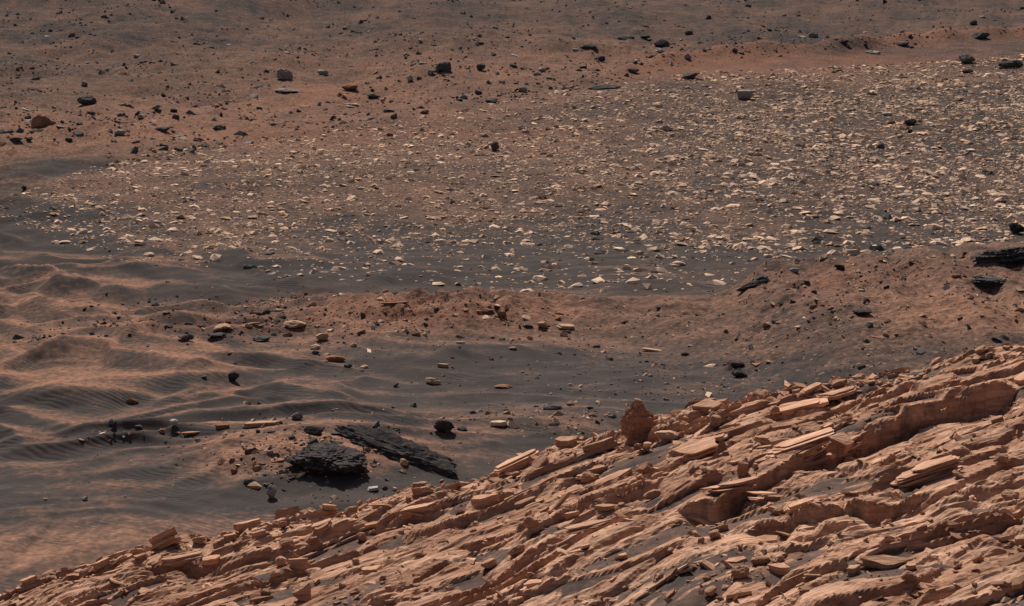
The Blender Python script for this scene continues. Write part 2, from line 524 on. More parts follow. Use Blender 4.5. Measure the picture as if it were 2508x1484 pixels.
def rock_material(name, c1, c2, c3, scale=3.0, bump=.03, stretch=None, amount3=.5, tint=False):
    m, nt, b = new_mat(name)
    tcn = N(nt, 'ShaderNodeTexCoord')
    vec = tcn.outputs['Object']
    oi = N(nt, 'ShaderNodeObjectInfo')
    add = N(nt, 'ShaderNodeVectorMath', operation='ADD')
    sc = N(nt, 'ShaderNodeMath', operation='MULTIPLY'); sc.inputs[1].default_value = 37
    nt.links.new(oi.outputs['Random'], sc.inputs[0])
    nt.links.new(vec, add.inputs[0]); nt.links.new(sc.outputs[0], add.inputs[1])
    vec = add.outputs[0]
    n1 = noise(nt, vec, scale, 6, .65, stretch)
    n2 = noise(nt, vec, scale * 2.3, 4, .6)
    c = mixc(nt, ramp(nt, n1, .36, .64), c1, c2)
    c = mixc(nt, math_(nt, 'MULTIPLY', ramp(nt, n2, .5, .75), amount3), c, c3)
    if tint:
        t = N(nt, 'ShaderNodeAttribute', attribute_name='tint').outputs['Color']
        c = mixc(nt, 1.0, c, t, 'MULTIPLY')
    else:
        v = math_(nt, 'MULTIPLY_ADD', oi.outputs['Random'], .45, .75)
        cmb = N(nt, 'ShaderNodeCombineColor')
        for i in range(3):
            nt.links.new(v, cmb.inputs[i])
        c = mixc(nt, 1.0, c, cmb.outputs[0], 'MULTIPLY')
    nt.links.new(c, b.inputs['Base Color'])
    b1 = N(nt, 'ShaderNodeBump'); b1.inputs['Strength'].default_value = .8; b1.inputs['Distance'].default_value = bump
    nt.links.new(n1, b1.inputs['Height'])
    b2 = N(nt, 'ShaderNodeBump'); b2.inputs['Strength'].default_value = .5; b2.inputs['Distance'].default_value = bump * .5
    nt.links.new(noise(nt, vec, scale * 7, 4, .6), b2.inputs['Height']); nt.links.new(b1.outputs[0], b2.inputs['Normal'])
    nt.links.new(b2.outputs[0], b.inputs['Normal'])
    return m


M = {}
M['ground'] = ground_material()
M['bedrock'] = bedrock_material()
M['slab'] = rock_material('layered_red_rock', BED, BED2, BED3, 1.0, .025, (2.2, 16, 45), .6)
M['black'] = rock_material('black_vesicular_rock', (.026, .025, .027), (.062, .058, .058), (.15, .088, .064), 4, .05, None, .75)
M['dark'] = rock_material('dark_grey_rock', (.06, .058, .06), (.13, .125, .12), (.17, .105, .078), 4, .03, (1, 1, 2.5), .4)
M['grey'] = rock_material('grey_rock', (.25, .23, .205), (.38, .35, .31), (.17, .13, .105), 4, .03, (1, 1, 2.5), .4)
M['pale'] = rock_material('pale_stone', (.58, .395, .275), (.72, .525, .39), (.40, .245, .165), 5, .02, None, .4)
M['tan'] = rock_material('tan_stone', (.36, .23, .15), (.46, .31, .20), (.24, .13, .085), 5, .02, None, .5)
M['red'] = rock_material('dusty_red_rock', (.22, .115, .075), (.34, .18, .11), (.10, .07, .06), 3, .03, None, .5)
M['pale_many'] = rock_material('pale_stones', (.58, .395, .275), (.72, .525, .39), (.40, .245, .165), 5, .02, None, .4, True)
M['dark_many'] = rock_material('dark_rubble', (.07, .065, .065), (.13, .115, .105), (.20, .12, .085), 4, .02, None, .5, True)
M['red_many'] = rock_material('red_chips', BED, BED2, BED3, 4, .02, None, .5, True)


# ------------------------------------------------------------------ mesh helpers
def grid_mesh(name, X, Y, Z, attrs, mat, smooth=True, wrap=False):
    nr, nc = X.shape
    me = bpy.data.meshes.new(name)
    co = np.stack([X, Y, Z], -1).reshape(-1, 3).astype(np.float32)
    idx = np.arange(nr * nc).reshape(nr, nc)
    q = np.stack([idx[:-1, :-1], idx[:-1, 1:], idx[1:, 1:], idx[1:, :-1]], -1).reshape(-1, 4)
    if wrap:
        q2 = np.stack([idx[:-1, -1], idx[:-1, 0], idx[1:, 0], idx[1:, -1]], -1).reshape(-1, 4)
        q = np.concatenate([q, q2])
    me.vertices.add(len(co)); me.vertices.foreach_set('co', co.ravel())
    me.loops.add(q.size); me.loops.foreach_set('vertex_index', q.ravel().astype(np.int32))
    me.polygons.add(len(q))
    me.polygons.foreach_set('loop_start', np.arange(0, q.size, 4, dtype=np.int32))
    me.polygons.foreach_set('use_smooth', np.full(len(q), smooth))
    for k, a in attrs.items():
        at = me.attributes.new(k, 'FLOAT', 'POINT')
        at.data.foreach_set('value', a.ravel().astype(np.float32))
    me.update(calc_edges=True); me.validate()
    me.materials.append(mat)
    return me


def tri_mesh(name, co, faces, mat, tint=None, smooth=False):
    co = np.asarray(co, np.float32); faces = np.asarray(faces, np.int32)
    me = bpy.data.meshes.new(name)
    me.vertices.add(len(co)); me.vertices.foreach_set('co', co.ravel())
    me.loops.add(faces.size); me.loops.foreach_set('vertex_index', faces.ravel())
    me.polygons.add(len(faces))
    me.polygons.foreach_set('loop_start', np.arange(0, faces.size, 3, dtype=np.int32))
    me.polygons.foreach_set('use_smooth', np.full(len(faces), smooth))
    if tint is not None:
        at = me.attributes.new('tint', 'FLOAT_COLOR', 'POINT')
        at.data.foreach_set('color', np.asarray(tint, np.float32).ravel())
    me.update(calc_edges=True); me.validate()
    me.materials.append(mat)
    return me


_ico = {}


def ico(sub):
    if sub not in _ico:
        bm = bmesh.new(); bmesh.ops.create_icosphere(bm, subdivisions=sub, radius=1)
        v = np.array([p.co[:] for p in bm.verts]); f = np.array([[q.index for q in fa.verts] for fa in bm.faces]); bm.free()
        _ico[sub] = (v / np.linalg.norm(v, axis=1)[:, None], f)
    return _ico[sub]


def rock_shape(seed, sub, dims, planes=14, rough=.06, freq=2.2, billow=0, bfreq=7, strata=0, taper=0, flat_top=None, p_lo=.6, p_hi=.95, box=0):
    """a broken stone: a sphere cut by random planes, roughened; dims are half sizes; base sits near z = 0"""
    r0 = np.random.default_rng(seed)
    V, F = ico(sub)
    nrm = r0.normal(size=(planes, 3)); nrm /= np.linalg.norm(nrm, axis=1)[:, None]
    off = r0.uniform(p_lo, p_hi, planes)
    if flat_top is not None:
        nrm = np.vstack([nrm, [[.15 * r0.normal(), .15 * r0.normal(), 1]]]); off = np.append(off, flat_top)
    r = np.full(len(V), 1.15) if not box else (np.abs(V) ** box).sum(1) ** (-1 / box) * .95
    for n, p in zip(nrm, off):
        d = V @ n
        r = np.where(d > .05, np.minimum(r, p / np.maximum(d, .05)), r)
    P = V * r[:, None]
    P += V * (rough * (pn3(P * freq, seed % 50) + .5 * pn3(P * freq * 2.1, seed % 50 + 5) + .25 * pn3(P * freq * 4.3, seed % 50 + 9)))[:, None]
    if billow:
        P += V * (billow * (np.abs(pn3(P * bfreq, seed % 50 + 3)) * 1.4 + .6 * np.abs(pn3(P * bfreq * 2.2, seed % 50 + 4)) - .5))[:, None]
    if strata:
        k = P[:, 2] * strata + .5 * pn3(P * 1.2, seed % 50 + 2)
        li = np.floor(k).astype(int)
        jit = r0.uniform(.86, 1.06, 200)[li % 200]
        fr = k - li
        jit = jit * (1 - .10 * np.abs(fr - .5) * 2)
        P[:, 0] *= jit; P[:, 1] *= jit
    if taper:
        zz = np.clip((P[:, 2] + 1) / 2, 0, 1)
        P[:, 0] *= 1 - taper * zz; P[:, 1] *= 1 - taper * zz
    P = P * np.array(dims)
    P[:, 2] -= P[:, 2].min()
    return P, F


def slab_shape(seed, L, W, T, layers=3, n=16):
    """a broken plate of layered rock, long axis x; base at z = 0"""
    r0 = np.random.default_rng(seed)
    k = int(r0.integers(4, 7))
    ta = np.sort((np.arange(k) + r0.uniform(-.36, .36, k)) / k * 2 * np.pi) + r0.uniform(0, 1)
    ra = (np.abs(np.cos(ta)) ** 3 + np.abs(np.sin(ta)) ** 3) ** (-1 / 3) * r0.uniform(.72, 1.12, k)
    cx_ = np.append(np.cos(ta) * ra, np.cos(ta[0]) * ra[0]); cy_ = np.append(np.sin(ta) * ra, np.sin(ta[0]) * ra[0])
    sl = np.append(0, np.cumsum(np.hypot(np.diff(cx_), np.diff(cy_))))
    tt = (np.arange(n) + r0.uniform(-.3, .3, n)) / n * sl[-1] % sl[-1]
    tt.sort()
    bx_ = np.interp(tt, sl, cx_) * r0.uniform(.92, 1.03, n); by_ = np.interp(tt, sl, cy_) * r0.uniform(.90, 1.03, n)
    ox = bx_ * L / 2; oy = by_ * W / 2
    co = []; rings = []
    z = 0.0
    ts = r0.uniform(.5, 1.5, layers); ts = ts / ts.sum() * T
    for k in range(layers):
        sx = r0.uniform(.84, 1.0); sy = r0.uniform(.80, 1.0)
        dx = r0.normal() * .03 * L; dy = r0.normal() * .05 * W
        jl = r0.uniform(.94, 1.04, n)
        for zz in (z + ts[k] * .08, z + ts[k] * .94):
            rings.append(len(co))
            co += [(ox[i] * sx * jl[i] + dx, oy[i] * sy * jl[i] + dy, zz + r0.normal() * T * .02) for i in range(n)]
        z += ts[k]
    # inner ring and centre of the worn top
    rings.append(len(co))
    co += [(ox[i] * sx * .62 + dx, oy[i] * sy * .62 + dy, z + r0.normal() * T * .012) for i in range(n)]
    c = len(co); co.append((dx, dy, z + r0.normal() * T * .01)); c2 = len(co); co.append((0, 0, 0))
    f = []
    for a, b in zip(rings[:-1], rings[1:]):
        for i in range(n):
            j = (i + 1) % n
            f += [(a + i, a + j, b + j), (a + i, b + j, b + i)]
    for i in range(n):
        j = (i + 1) % n
        f += [(rings[-1] + i, rings[-1] + j, c), (rings[0] + j, rings[0] + i, c2)]
    return np.array(co), np.array(f)


def hull_shape(seed, dims, n=11):
    r0 = np.random.default_rng(seed)
    p = r0.normal(size=(n, 3)); p /= np.linalg.norm(p, axis=1)[:, None]
    p *= r0.uniform(.75, 1.0, n)[:, None]
    p[:, 2] = np.where(p[:, 2] < -.3, -.3, p[:, 2])
    bm = bmesh.new()
    for q in p * np.array(dims):
        bm.verts.new(q)
    g = bmesh.ops.convex_hull(bm, input=bm.verts)
    bmesh.ops.delete(bm, geom=[e for e in set(g['geom_interior'] + g['geom_unused']) if isinstance(e, bmesh.types.BMVert)], context='VERTS')
    bmesh.ops.triangulate(bm, faces=bm.faces)
    bm.verts.index_update()
    v = np.array([q.co[:] for q in bm.verts]); f = np.array([[q.index for q in fa.verts] for fa in bm.faces]); bm.free()
    return v, f


def lens_shape(seed, dims, ne=6, nt=3):
    r0 = np.random.default_rng(seed)
    a = (np.arange(ne) + r0.uniform(-.3, .3, ne)) / ne * 2 * np.pi
    e = np.stack([np.cos(a), np.sin(a), r0.uniform(-.1, .25, ne)], 1); e[:, :2] *= r0.uniform(.75, 1.05, ne)[:, None]
    b = r0.uniform(0, 6) + np.arange(nt) / nt * 2 * np.pi
    t = np.stack([np.cos(b) * r0.uniform(.3, .65, nt), np.sin(b) * r0.uniform(.3, .65, nt), r0.uniform(.65, 1.0, nt)], 1)
    P = np.vstack([e, t, e * (.6, .6, 0) + (0, 0, -.4)])[:ne + nt]
    bm = bmesh.new()
    for q in P * np.array(dims):
        bm.verts.new(q)
    bm.verts.new((0, 0, -.35 * dims[2]))
    bmesh.ops.convex_hull(bm, input=bm.verts)
    bmesh.ops.delete(bm, geom=[v_ for v_ in bm.verts if not v_.link_faces], context='VERTS')
    bmesh.ops.triangulate(bm, faces=bm.faces)
    bm.verts.index_update()
    v = np.array([q.co[:] for q in bm.verts]); f = np.array([[q.index for q in fa.verts] for fa in bm.faces]); bm.free()
    return v, f


def tag(o, label=None, cat=None, group=None, kind='thing'):
    if label: o['label'] = label
    if cat: o['category'] = cat
    if group: o['group'] = group
    if kind: o['kind'] = kind
    return o


def link(name, me, loc=(0, 0, 0), rot=None, scale=None, parent=None):
    o = bpy.data.objects.new(name, me)
    COL.objects.link(o)
    o.location = loc
    if rot is not None:
        o.rotation_euler = rot
    if scale is not None:
        o.scale = scale
    if parent:
        o.parent = parent
    return o


def ground_normal(x, y, e=.15):
    zx = float(land_z(np.array([x + e]), np.array([y]))[0] - land_z(np.array([x - e]), np.array([y]))[0]) / (2 * e)
    zy = float(land_z(np.array([x]), np.array([y + e]))[0] - land_z(np.array([x]), np.array([y - e]))[0]) / (2 * e)
    n = Vector((-zx, -zy, 1)); n.normalize()
    return n


# ------------------------------------------------------------------ the ground sheet
def region(u, v, blobs):
    s = np.zeros_like(u)
    for (cu, cv, ru, rv, a) in blobs:
        s = s + a * np.exp(-(((u - cu) / ru) ** 2 + ((v - cv) / rv) ** 2))
    return s


def build_ground():
    az_f = np.radians(np.linspace(-15.6, 15.6, 680))
    az_o = np.radians(np.concatenate([np.linspace(15.8, 30, 40), np.linspace(31, 180, 36), np.linspace(-179, -31, 36), np.linspace(-30, -15.8, 40)]))
    az = np.sort(np.concatenate([az_f, az_o]))
    r = np.concatenate([np.linspace(1, 26, 12), np.linspace(27, 32, 26), 1 / np.linspace(1 / 32.2, 1 / 62, 400), 1 / np.linspace(1 / 62.3, 1 / 160, 260),
                        np.geomspace(161, 420, 60), np.geomspace(440, 6000, 20)])
    R, A = np.meshgrid(r, az, indexing='ij')
    X = R * np.sin(A); Y = R * np.cos(A)
    Yq = np.where(Y < 1, 1, Y)
    Z = ground_z(X, np.abs(Y))
    Z = np.where(R < 27, Z - 0.4, Z)
    Z = np.where(R > 500, Z + .03 * (R - 500) * 0, Z)
    u, v = to_px(X, Yq, Z)
    n = fbm2(X / 6, Y / 7, 3, 91); n2 = fbm2(X / 1.6, Y / 1.4, 3, 93)
    mz = mid_z(X)
    t = Y - MID_Y
    mound = np.where(t < 0, sm(-6 - 10 * sm(2, 9, X), -1, t), 1 - sm(.5, 3, t)) * sm(.15, .6, mz)
    d = 0.20 + 0 * X
    d = d + region(u, v, [(120, 740, 420, 110, .75), (200, 900, 330, 60, .45), (60, 880, 300, 120, .2), (450, 880, 170, 60, .35), (250, 1000, 300, 80, .12), (90, 1090, 220, 40, .25),
                          (230, 1355, 560, 85, .75), (620, 1290, 260, 30, .35), (770, 1088, 260, 42, 1.3), (560, 1150, 120, 40, .9), (890, 1130, 160, 50, .8),
                          (1400, 1040, 110, 28, .8), (1150, 1040, 120, 20, .35), (1750, 945, 220, 22, .45), (1550, 850, 250, 60, .12), (740, 870, 120, 40, .3),
                          (2350, 770, 300, 45, .7), (2150, 700, 300, 60, .35), (300, 1190, 120, 20, .35),
                          (150, 450, 260, 50, .3), (100, 320, 900, 70, .55), (900, 220, 700, 100, .5), (1500, 150, 400, 60, .3), (2050, 170, 420, 40, .5),
                          (700, 450, 600, 120, .32), (1500, 420, 600, 140, .20), (2300, 100, 300, 40, .25)])
    d = d - region(u, v, [(750, 690, 560, 40, .55), (60, 545, 200, 60, .45), (120, 410, 160, 22, .8), (1500, 640, 700, 60, .12), (900, 1200, 420, 60, .3),
                          (2000, 770, 200, 30, .3), (2000, 105, 200, 25, .45), (1100, 870, 300, 60, .10), (150, 1220, 260, 30, .3)])
    d = d + mound * (.48 + .5 * np.exp(-((u - 950) / 420) ** 2))
    slope = (ground_z(X, np.abs(Y) + .25, False) - ground_z(X, np.abs(Y) - .25, False)) / .5
    sandy = (1 - mound) * (1 - sm(62, 75, Y)) * (1 - sm(1300, 1900, u))
    d = d + sandy * np.clip(-slope * 3.0, -.50, .60) + sandy * .10 * (1 - sm(500, 1000, u))
    d = d * .85 + .12 * sm(0, 10, Y - crest_y(X)) + .22 * n + .14 * n2 - .04
    d = np.clip(d, 0, 1.1)
    d = np.where(R > 300, .55 + .2 * n, d)
    red = region(u, v, [(1900, 143, 160, 7, .9), (2250, 150, 260, 12, .5), (1780, 170, 200, 16, .45), (800, 230, 160, 20, .35), (1000, 760, 420, 40, .45), (560, 800, 200, 20, .3), (2150, 670, 330, 30, .3), (950, 330, 500, 25, .35)])
    yc = crest_y(X)
    bank = np.exp(-((Y - yc - .5) / 3.5) ** 2) * sm(3, 10, X)
    red = np.minimum(red, .5) + .6 * bank * np.clip(.7 + n2, 0, 1)
    d = np.clip(d + .4 * bank, 0, 1.1)
    rub = np.clip(mound * .9 + sm(-2, 6, Y - yc) * (1 - .8 * region(u, v, [(110, 400, 190, 35, 1.0)])) + .55 * sm(66, 78, Y) * sm(0, 300, u) + .5 * sm(1500, 1900, u) * sm(36, 42, Y), 0, 1)
    me = grid_mesh('ground', X, Y, Z, {'dust': d, 'red': np.clip(red, 0, 1), 'rubble': rub}, M['ground'], wrap=True)
    tag(link('ground', me), kind='structure', label='dark rippled sand, dusty rises and far rubble slope')


def build_bedrock():
    # fine sheet whose rows follow the strike of the layers, in the part of the slope one sees
    th = math.radians(27); c, sn = math.cos(th), math.sin(th)
    p = np.arange(-2.0, 19.5, .0228); q = np.arange(7.4, 26.6, .0228)
    Q, P = np.meshgrid(q, p, indexing='ij')
    X = P * c - Q * sn; Y = P * sn + Q * c
    keep = (np.abs(X) < .285 * Y + .35) & (Y > 13.0) & (Y < 25.7)
    f = keep[:-1, :-1] & keep[:-1, 1:] & keep[1:, 1:] & keep[1:, :-1]
    idx = np.arange(X.size).reshape(X.shape)
    quads = np.stack([idx[:-1, :-1][f], idx[:-1, 1:][f], idx[1:, 1:][f], idx[1:, :-1][f]], -1)
    used = np.unique(quads)
    lut = np.zeros(X.size, np.int64); lut[used] = np.arange(len(used))
    quads = lut[quads]
    x1, y1 = X.ravel()[used], Y.ravel()[used]
    z1, k1 = bedrock_z(x1, y1, True)
    # coarse sheet around it
    A = np.radians(np.concatenate([np.linspace(-60, -18, 50), np.linspace(-17.6, 17.6, 200), np.linspace(18, 60, 50)]))
    r = np.concatenate([np.linspace(2, 25.2, 120), np.linspace(25.4, 34, 60)])
    Yc, T = np.meshgrid(r, np.tan(A), indexing='ij')
    Xc = np.clip(Yc * T, -14, 16)
    Zc, kc = bedrock_z(Xc, Yc, True)
    inside = (np.abs(Xc) < .285 * Yc + .15) & (Yc > 13.25) & (Yc < 25.55)
    Zc = np.where(inside, Zc - .25, Zc)
    ic = np.arange(Xc.size).reshape(Xc.shape) + len(x1)
    q2 = np.stack([ic[:-1, :-1], ic[:-1, 1:], ic[1:, 1:], ic[1:, :-1]], -1).reshape(-1, 4)
    co = np.concatenate([np.stack([x1, y1, z1], -1), np.stack([Xc, Yc, Zc], -1).reshape(-1, 3)]).astype(np.float32)
    qs = np.concatenate([quads, q2]).astype(np.int32)
    me = bpy.data.meshes.new('bedrock_slope')
    me.vertices.add(len(co)); me.vertices.foreach_set('co', co.ravel())
    me.loops.add(qs.size); me.loops.foreach_set('vertex_index', qs.ravel())
    me.polygons.add(len(qs)); me.polygons.foreach_set('loop_start', np.arange(0, qs.size, 4, dtype=np.int32))
    me.polygons.foreach_set('use_smooth', np.full(len(qs), False))
    at = me.attributes.new('rock', 'FLOAT', 'POINT')
    at.data.foreach_set('value', np.concatenate([k1, kc.ravel()]).astype(np.float32))
    me.update(calc_edges=True)
    me.materials.append(M['bedrock'])
    tag(link('bedrock_slope', me), kind='structure', label='orange layered bedrock slope with dark sand in its hollows')


build_ground()
build_bedrock()

# ------------------------------------------------------------------ single rocks measured from the photograph
_special_px = []


def put(name, label, cat, u, v, w, h, mat, seed, sub=3, depth=.8, yaw=0, tilt=0, roll=0, sink=.18, group=None, smooth=False, **kw):
    """u, v: middle of the foot in the picture; w, h: size there in pixels"""
    x, y, z, mpp = hit(u, v)
    W = w * mpp; H = max(h * mpp * .95, .02)
    D = W * depth
    P, F = rock_shape(seed, sub, (W / 2 * 1.08, D / 2, H / 2 / (1 - sink) * 1.05), **kw)
    me = tri_mesh(name, P, F, M[mat], smooth=smooth)
    y2 = y + D * .4
    x2 = x * y2 / y
    z2 = float(land_z(np.array([x2]), np.array([y2]))[0])
    zmin = min(z2, z + .05)
    o = link(name, me, (x2, y2, zmin - H * sink), (math.radians(tilt), math.radians(roll), math.radians(yaw)))
    tag(o, label, cat, group)
    _special_px.append((u, v, w))
    return o


def put_slab(name, label, u, v, w, h, seed, mat='slab', depth=.6, yaw=0, tilt=0, roll=-12, layers=4, sink=.12, cat='rock slab', group=None, n=18):
    x, y, z, mpp = hit(u, v)
    L = w * mpp; T = h * mpp; W = L * depth
    P, F = slab_shape(seed, L, W, T, layers, n)
    me = tri_mesh(name, P, F, M[mat])
    y2 = y + W * .4
    x2 = x * y2 / y
    z2 = float(land_z(np.array([x2]), np.array([y2]))[0])
    o = link(name, me, (x2, y2, min(z2, z + .08) - T * sink), (math.radians(tilt), math.radians(roll), math.radians(yaw)))
    tag(o, label, cat, group)
    _special_px.append((u, v, w))
    return o


# the sandy rise with the black boulders
put('black_boulder', 'big round black pitted boulder half sunk in the sandy rise', 'boulder', 802, 1166, 184, 40, 'black', 101, 5, 1.0, sink=.32, billow=.17, bfreq=7, rough=.12, planes=26, p_lo=.8, p_hi=1.05, flat_top=.8)
x, y, z, mpp = hit(990, 1128)
P, F = rock_shape(102, 5, (1.42, .38, .22), billow=.16, bfreq=7, rough=.08, planes=10, p_lo=.75, p_hi=1.0, flat_top=.6)
o = link('long_black_rock', tri_mesh('long_black_rock', P, F, M['black']), (x, y + .3, z - .2), (math.radians(12), math.radians(8.5), math.radians(-36)))
tag(o, 'long black pitted slab leaning down to the right behind the round black boulder', 'boulder')
put('black_rock', 'small black pitted rock at the right foot of the round black boulder', 'rock', 880, 1160, 34, 24, 'black', 103, 4, billow=.18, bfreq=5)
put('dark_rock', 'peaked dark rock on the top edge of the sandy rise', 'rock', 772, 1066, 48, 18, 'black', 104, 3)
put('dark_rock', 'low dark rock lying beside the upper end of the long black slab', 'rock', 830, 1066, 40, 9, 'dark', 105, 3)
put('tan_rock', 'small orange tan rock under the lower edge of the long black slab', 'rock', 990, 1142, 24, 20, 'tan', 106, 3)
put('dark_rock', 'blocky black rock with tilted layers in dark sand above the leaning slab', 'rock', 1082, 1062, 46, 30, 'black', 107, 4, roll=25, strata=4, billow=.08)
put('dark_rock', 'thin dark slab right of the blocky black rock on dark sand', 'rock', 1132, 1056, 30, 9, 'dark', 108, 3)
put('pale_rock', 'cream white blocky slab alone on dark sand', 'rock', 1220, 1046, 36, 16, 'pale', 109, 3, flat_top=.6, p_lo=.75, p_hi=1, planes=8)
put_slab('tan_plate', 'long pale tan plate lying on the rippled sand', 638, 1047, 112, 11, 110, 'tan', .35, yaw=6, roll=-3, layers=2, cat='rock plate')
put('dark_rock', 'dark rock at the right end of the long pale plate', 'rock', 725, 1030, 30, 15, 'dark', 111, 3)
put('grey_rock', 'rounded grey layered rock alone on dark sand near the slope', 'rock', 666, 1224, 30, 28, 'grey', 112, 4, strata=5, billow=.1)
put_slab('flat_grey_rock', 'flat grey slab lying in dark sand just above the bedrock slope', 910, 1206, 46, 7, 113, 'grey', .7, roll=-8, layers=2)
put('pale_stone', 'small white stone right of the flat grey slab', 'stone', 966, 1203, 14, 9, 'pale', 114, 2)
put('black_rock', 'black round rock standing alone on the dune sand', 'rock', 571, 936, 27, 20, 'black', 115, 3)
put('dark_rock', 'small flat dark stone left of the lone black rock', 'stone', 500, 928, 17, 7, 'dark', 116, 2)
put('grey_rock', 'long thin grey rock tilted on the left dunes', 'rock', 323, 990, 32, 12, 'red', 117, 3, roll=18, depth=.4)
put_slab('flat_dark_rock', 'thin dark slab on rippled sand, second from left in its row', 340, 1052, 26, 5, 118, 'dark', .7, roll=-3, layers=2)
put('dark_rock', 'pointed dark rock, leftmost in the row of shards on the sand', 'rock', 275, 1046, 24, 13, 'dark', 119, 3)
put('grey_rock', 'grey rock, third from left in the row of shards on the sand', 'rock', 425, 1052, 22, 13, 'grey', 120, 3)
put_slab('flat_dark_rock', 'dark layered plate below the left end of the long pale plate', 545, 1052, 46, 11, 121, 'red', .5, roll=-2, layers=3)
put_slab('flat_dark_rock', 'broken dark ledge flush with the sand in the middle of the row of shards', 470, 1068, 64, 5, 122, 'red', .3, roll=-3, layers=2)
put('dark_rock', 'small dark rock on the sand below the long pale plate', 'rock', 632, 1060, 14, 8, 'dark', 123, 2)
put('dark_rock', 'thin dark rock on the sand left of the sandy rise', 'rock', 662, 1062, 24, 5, 'dark', 124, 2)
put('grey_stone', 'small grey winged stone on the lower left dune', 'stone', 210, 1228, 18, 9, 'grey', 125, 2, roll=-20)
put('pale_stone', 'tiny white stone on the lower left dune', 'stone', 112, 1226, 11, 4, 'pale', 126, 2)
# mid mound
put('tan_boulder', 'largest pale tan boulder on the front of the red mound', 'rock', 787, 836, 30, 21, 'tan', 130, 3)
put('pale_boulder', 'pale angular rock at the foot of the red mound', 'rock', 775, 857, 25, 16, 'pale', 131, 3)
put('tan_rock', 'tan rock on the sand right of the pale angular rock', 'rock', 866, 850, 18, 10, 'tan', 132, 3)
put('tan_rock', 'low tan outcrop plate near the crest of the red mound', 'rock', 720, 806, 60, 14, 'tan', 133, 3)
put('tan_rock', 'long tan rock on the left shoulder of the red mound', 'rock', 545, 812, 58, 13, 'tan', 134, 3, roll=-12)
put('dark_rock', 'black crumbly rock at the left foot of the red mound', 'rock', 458, 835, 36, 14, 'dark', 135, 4, strata=3, billow=.2, bfreq=5)
put('dark_rock', 'dark overhanging ledge along the left foot of the red mound', 'rock', 535, 832, 50, 8, 'dark', 136, 4, strata=4, billow=.15, bfreq=5)
put('dark_rock', 'dark jagged ledge under the middle of the red mound', 'rock', 640, 838, 50, 12, 'dark', 137, 4, strata=3, billow=.15, bfreq=5)
put('dark_rock', 'dark rock on the crest line of the red mound', 'rock', 652, 770, 22, 9, 'dark', 138, 3)
put('red_rock', 'round reddish rock with dark shade high on the red mound', 'rock', 1227, 777, 24, 16, 'red', 139, 3)
put('tan_rock', 'tan rock with white face right of the red mound', 'rock', 1328, 805, 26, 15, 'tan', 140, 3)
put_slab('tan_plate', 'broad tan plate on the sand at the right end of the red mound', 1385, 808, 62, 7, 141, 'tan', .7, roll=4, layers=2, cat='rock plate')
put('dark_rock', 'dark rock on the right part of the red mound', 'rock', 1294, 803, 24, 8, 'dark', 142, 3)
put('red_rock', 'flat reddish rock with dark underside on the sand below the mound', 'rock', 822, 888, 56, 14, 'red', 143, 3)
put('dark_rock', 'small black rock just right of the flat reddish rock', 'rock', 853, 900, 20, 10, 'dark', 144, 3)
put('tan_rock', 'curled tan rock with a pale rim on the sand', 'rock', 890, 902, 22, 9, 'tan', 145, 3)
put('tan_rock', 'domed tan rock with a drift in front of it on dark sand', 'rock', 1058, 943, 42, 14, 'tan', 146, 3)
put_slab('flat_tan_rock', 'long tan slab with a dark end on dark sand', 1085, 901, 40, 9, 147, 'tan', .4, roll=4, layers=2)
put('pale_rock', 'small tan rock on dark sand between the domed rock and the mound', 'rock', 1257, 858, 20, 8, 'tan', 148, 2)
put('pale_rock', 'pale tan stone in the sand near the foot of the mound', 'rock', 1042, 824, 14, 10, 'pale', 149, 2)
put('tan_rock', 'brown tan rock in the sand under the middle of the mound', 'rock', 1128, 842, 24, 9, 'tan', 150, 2)
put('red_rock', 'cluster of low reddish rocks on dark sand in the middle', 'rock', 1232, 953, 46, 9, 'red', 151, 3)
put('pale_stone', 'upper of two white stones side by side on dark sand', 'stone', 1397, 946, 13, 9, 'pale', 152, 2)
put('pale_stone', 'lower of two white stones side by side on dark sand', 'stone', 1423, 949, 13, 7, 'pale', 153, 2)
put('black_rock', 'flat black lens shaped rock on the gravelly ground', 'rock', 1803, 903, 48, 13, 'black', 154, 3)
put('black_rock', 'black angular rock below the flat black lens shaped rock', 'rock', 1808, 926, 36, 15, 'black', 155, 3, roll=15)
put_slab('tan_plate', 'long narrow tan plate tapering to the right on gravel', 1600, 862, 84, 5, 156, 'tan', .3, yaw=-8, roll=6, layers=2, cat='rock plate')
put('dark_rock', 'small black rock at the right of the long narrow plate', 'rock', 1678, 872, 20, 9, 'black', 157, 2)
put('dark_rock', 'thin dark rock alone on dark sand in the middle', 'rock', 1460, 852, 22, 6, 'dark', 158, 2)
put('grey_rock', 'grey flat topped rock above the orange sandy patch', 'rock', 1352, 1004, 40, 13, 'dark', 159, 3)
# right ridge
put('black_boulder', 'black round boulder on the crest of the right hand ridge', 'boulder', 2057, 662, 26, 12, 'black', 160, 3)
put('dark_outcrop', 'black bushy looking rock at the right edge above the ridge', 'outcrop', 2490, 575, 44, 22, 'black', 162, 4, billow=.3, bfreq=6)
put('dark_rock', 'black pointed rock above the black layered ledge', 'rock', 2410, 692, 60, 14, 'black', 164, 4, billow=.2)
put('dark_rock', 'thin black ledge on dark sand above the orange bank', 'rock', 2112, 775, 62, 8, 'black', 165, 3)
put('grey_rock', 'grey rounded rock on the left shoulder of the right hand ridge', 'rock', 1945, 668, 22, 11, 'grey', 166, 3)
put('dark_rock', 'dark long crest rock on the left shoulder of the right hand ridge', 'rock', 1865, 695, 50, 12, 'dark', 167, 4, roll=-25, strata=4)
put('dark_rock', 'small dark rock on the sand at the foot of the ridge', 'rock', 1612, 760, 14, 7, 'dark', 168, 2)
